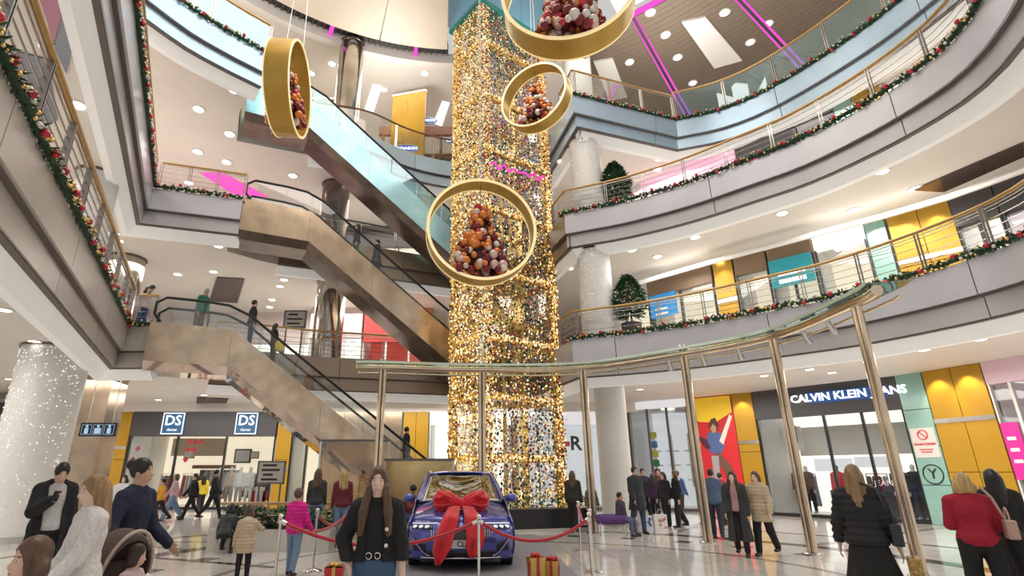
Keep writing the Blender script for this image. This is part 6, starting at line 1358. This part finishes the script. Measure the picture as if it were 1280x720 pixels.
# --- middle distance, by the benches and planter
person((-3.75, 13.85, 0), faceto(165), 1.72, 'woman with long brown hair in a dark top and jeans standing behind the planter', .018, 0, top=('sweater', (.05, .055, .05), -.04), bottom=('trousers', LJEAN), hair=('long', 'brown'))
person((-3.42, 14.95, 0), faceto(10), 1.74, 'man in a dark jacket sitting on the bench and smiling', .018, 1, top=('jacket', (.04, .035, .06), -.06), bottom=('trousers', JEAN), hair=('short', 'black'), legL=(82, 80, 6), legR=(82, 80, 6), seated=True, armL=(35, 8, 45, 20), armR=(35, 8, 45, 20))
person((-2.98, 13.2, 0), faceto(185), 1.70, 'woman with blond hair in a burgundy top and jeans seen from behind', .018, 2, top=('sweater', BURG_, -.06), bottom=('trousers', LJEAN), hair=('long', 'blond'))
person((-1.72, 14.95, 0), faceto(55), 1.74, 'man in a burgundy shirt sitting bent over his phone beside the car', .018, 1, top=('sweater', (.20, .045, .035), -.06), bottom=('trousers', JEAN), hair=('short', 'black'), legL=(82, 80, 6), legR=(82, 80, 6), seated=True, lean=14, head=(0, 28), armL=(35, 6, 70, 20), armR=(35, 6, 70, 20))
person((-5.15, 12.2, 0), faceto(160), 1.30, 'child in dark clothes crouching by the planter', .018, 0, top=('puffer', (.03, .03, .035), -.05), bottom=('trousers', BLK), hair=('bob', 'black'), legL=(95, 110, 6), legR=(80, 110, 6), seated=True, lean=25)
person((-5.0, 14.0, 0), faceto(0), 1.15, 'child with a pink hat behind the green planter', .02, 2, top=('puffer', (.70, .35, .40), -.08), bottom=('trousers', JEAN), hair=('bob', 'blond'), legL=(80, 80, 5), legR=(80, 80, 5), seated=True)
# --- shoppers before the menswear shop
def walk(u, t, face, H, label, ph=1, **k): return person(spot(u, t), faceto(face), H, label, .021, legL=(24*ph, 8 if ph > 0 else 22, 2), legR=(-20*ph, 18 if ph > 0 else 4, 2), armL=(-18*ph, 6, 18), armR=(20*ph, 6, 20), **k)
walk(271, 20.0, 80, 1.80, 'man dressed all in black striding past the menswear shop', 1, top=('jacket', BLK, -.06), bottom=('trousers', BLK), hair=('short', 'black'), skin=1)
walk(245, 20.0, -70, 1.66, 'woman in black jacket walking away from the striding man in black', 1, top=('jacket', BLK, -.1), bottom=('trousers', BLK), hair=('pony', 'dark'))
walk(222, 19.5, -80, 1.64, 'woman in a pale pink top and wide jeans walking', 1, top=('sweater', (.55, .36, .40), -.06), bottom=('trousers', LJEAN, .04), hair=('bob', 'brown'))
walk(206, 18.5, -60, 1.45, 'boy in a mustard yellow top beside the man with the bun', -1, top=('sweater', (.72, .38, .03), -.05), bottom=('trousers', BLK), hair=('short', 'black'))
walk(157, 14.5, -20, 1.62, 'woman in a white coat behind the blond streaked woman', 1, coat=((.72, .72, .74), -.3, 0), bottom=('trousers', GRY), hair=('bob', 'black'))
walk(256, 22.0, 190, 1.62, 'woman in bright yellow top looking into the menswear shop', -1, top=('sweater', (.80, .62, .05), -.05), bottom=('trousers', BLK), hair=('long', 'dark'))
# --- right-hand group
walk(793, 15.3, 35, 1.80, 'tall man in a dark coat and jeans standing beside the purple bench', .35, coat=((.03, .035, .045), -.32, 0), bottom=('trousers', (.05, .08, .13)), hair=('short', 'black'), skin=1)
person((4.05, 15.75, 0), faceto(60), 1.36, 'child in a dark top with an orange collar sitting on the purple bench', .02, 1, top=('puffer', (.05, .04, .08), -.06), bottom=('trousers', (.12, .12, .22)), hair=('short', 'black'), legL=(80, 75, 5), legR=(80, 75, 5), seated=True, hood=(.75, .15, .03))
person((3.55, 17.1, 0), faceto(30), 1.34, 'child in an olive green jacket by the white column', .02, 0, top=('puffer', (.12, .14, .06), -.06), bottom=('trousers', BLK), hair=('short', 'black'))
walk(828, 17.2, -40, 1.66, 'woman in black with white sleeve stripes in the standing group', .3, top=('jacket', (.02, .02, .025), -.06), bottom=('trousers', BLK, .03), hair=('long', 'dark'), hood=(.6, .6, .62))
walk(843, 17.0, -75, 1.70, 'woman in a black jacket with pale collar facing the standing group', .4, top=('puffer', BLK, -.08), bottom=('trousers', BLK, .03), hair=('bob', 'brown'), hood=(.62, .6, .58))
walk(803, 18.6, 20, 1.78, 'man with dark hair in navy behind the standing group', .2, top=('jacket', NAVY, -.05), bottom=('trousers', BLK), hair=('short', 'black'), skin=1)
walk(822, 19.2, 10, 1.78, 'man in a brown jacket at the back of the standing group', .2, top=('jacket', (.09, .05, .03), -.05), bottom=('trousers', BLK), hair=('short', 'black'), skin=1)
walk(846, 19.5, 150, 1.72, 'person in a blue jacket walking to the white shop', .6, top=('jacket', (.05, .10, .26), -.05), bottom=('trousers', BLK), hair=('short', 'black'))
walk(815, 18.2, 170, 1.60, 'person in a dark purple jacket seen from behind in the standing group', .3, top=('jacket', (.05, .02, .06), -.05), bottom=('trousers', BLK), hair=('long', 'black'))
walk(715, 15.5, 170, 1.68, 'woman with long brown hair and dark jacket beside the light tower', .3, top=('jacket', (.035, .03, .025), -.1), bottom=('trousers', BLK), hair=('long', 'brown'))
walk(914, 11.3, -8, 1.66, 'woman in a long dark coat walking arm in arm', .4, coat=((.04, .042, .045), -.62, .07), inner=(.45, .25, .26), bottom=('trousers', BLK), hair=('front', 'dark'), skin=2)
walk(943, 11.3, -24, 1.66, 'woman in a beige puffer jacket leaning on her friend', -.5, top=('puffer', BEI, -.24), bottom=('trousers', BLK, .02), hair=('long', 'brown'), skin=2)
walk(888, 14.2, 175, 1.74, 'man in a blue checked jacket walking away past the poster', .5, top=('jacket', (.10, .15, .26), -.1), bottom=('trousers', (.03, .04, .06)), hair=('short', 'black'))
walk(899, 17.5, 160, 1.64, 'person in a red jacket beside the poster', .4, top=('puffer', (.55, .03, .05), -.08), bottom=('trousers', BLK), hair=('short', 'dark'))
# --- people on the first gallery and the escalators
def on(u, v, z, face, H, label, **k): p = at_z(u, v, z); return person((p.x, p.y, z), faceto(face), H, label, .022, **k)
on(251, 410, Z1, 70, 1.72, 'older man in a green sweater on the escalator landing', top=('sweater', (.02, .16, .09), -.04), bottom=('trousers', (.25, .20, .14)), hair=('short', 'grey'), skin=1) if False else person((-9.0, 17.0, Z1), faceto(40), 1.72, 'older man in a green sweater on the escalator landing', .022, 1, top=('sweater', (.02, .16, .09), -.04), bottom=('trousers', (.25, .20, .14)), hair=('short', 'grey'), lean=10, head=(0, 15))
person((-10.75, 16.6, Z1), faceto(60), 1.76, 'man in a white shirt leaning over the landing rail', .022, 1, top=('sweater', (.66, .62, .58), -.04), bottom=('trousers', BLK), hair=('short', 'black'), lean=18, head=(0, 20))
person((-10.35, 16.15, Z1), faceto(40), 1.45, 'child in a pale shirt at the landing rail beside the man in white', .022, 0, top=('sweater', (.6, .5, .5), -.04), bottom=('trousers', JEAN), hair=('bob', 'dark'))
def rider(E, t, wd, face, H, label, **k):
    root, P, prof, run = E; p = P(t, wd, prof(t)+.07); return person(tuple(p), faceto(face+55), H, label, .022, turn=False, **k)
rider(ESC1, .55, .62, 60, 1.76, 'man in a dark jacket stepping onto the lowest escalator', top=('jacket', (.02, .022, .03), -.06), bottom=('trousers', (.05, .07, .12)), hair=('short', 'black'), skin=1)
rider(ESC1, 1.35, .9, 60, 1.66, 'woman in black on the lowest escalator with a yellow bag', top=('jacket', BLK, -.06), bottom=('trousers', BLK), hair=('long', 'dark'))
rider(ESC1, 6.2, .7, 60, 1.72, 'person in a navy jacket riding down near the foot of the lowest escalator', top=('jacket', NAVY, -.1), bottom=('trousers', (.03, .05, .12)), hair=('short', 'black'))
rider(ESC1, 8.1, .7, 60, 1.70, 'person in a blue top leaving the lowest escalator', top=('jacket', (.04, .09, .3), -.06), bottom=('trousers', JEAN), hair=('short', 'black'))
rider(ESC2, 1.9, .8, 240, 1.70, 'person in black riding up the middle escalator', top=('jacket', BLK, -.06), bottom=('trousers', (.02, .15, .14)), hair=('long', 'black'))
rider(ESC2, 2.7, .7, 240, 1.72, 'person in a dark grey coat riding up the middle escalator', coat=((.04, .04, .045), -.3, 0), bottom=('trousers', BLK), hair=('short', 'black'))
root, P, prof, run = ESC1; pz_ = P(1.5, .45, prof(1.5)+.75); handbag(tuple(pz_), .3, .3, .15, (.85, .62, .03), 'yellow bag carried on the lowest escalator', .45)
# --- mannequins in the windows
def mannequin(x, y, z, rz, label, shell, top=None, bottom=None, H=1.75, group='shop mannequins'):
    global SKIN
    keep = SKIN; SKIN = [shell]*3
    i = person((x, y, z), rz, H, label, .026, 0, top=top, bottom=bottom or ('none',), hair=('bald', 'black'), turn=False, group=group, shoes=(.5, .48, .45)); SKIN = keep
    o = i['root']; o.name = 'mannequin'; o['category'] = 'mannequin'; return o
SHW_ = mat('mannequin_white', (.82, .80, .77), .4); SHB_ = mat('mannequin_black', (.03, .03, .03), .4)
mn = [(288, 'beige shirt', (.55, .45, .36), (.35, .28, .22)), (300, 'white shirt', (.82, .80, .78), (.45, .40, .34)), (312, 'white blazer', (.78, .75, .72), (.75, .72, .68)), (326, 'navy jacket', (.05, .06, .12), (.7, .66, .6)), (275, 'grey jacket', (.3, .3, .32), (.2, .2, .22))]
for k, (u, nm, c1, c2) in enumerate(mn):
    p = at_y(u, 600, BY+.9); mannequin(p.x, BY+.9, .08, 0, 'white mannequin in a %s in the menswear shop window' % nm, SHW_, ('jacket', c1, -.1), ('trousers', c2), 1.85)
a, d, n, Ln, rz = frame_of(a0, b0)
for x, y, nm, c1, c2, sh in ((.16, 1.0, 'dark suit', (.12, .09, .08), (.02, .02, .02), SHW_), (.21, 1.2, 'brown jacket', (.16, .10, .08), (.02, .02, .02), SHW_), (.45, .9, 'red sweater', (.6, .02, .03), (.02, .02, .02), SHB_), (.83, 1.0, 'navy coat', (.03, .03, .07), (.02, .02, .03), SHW_), (.93, .8, 'black jacket', (.02, .02, .02), (.05, .05, .06), SHW_)):
    p = a+d*Ln*x+n*y; mannequin(p.x, p.y, .08, rz, 'mannequin in a %s in the black shop window' % nm, sh, ('jacket', c1, -.1), ('trousers', c2), 1.85)
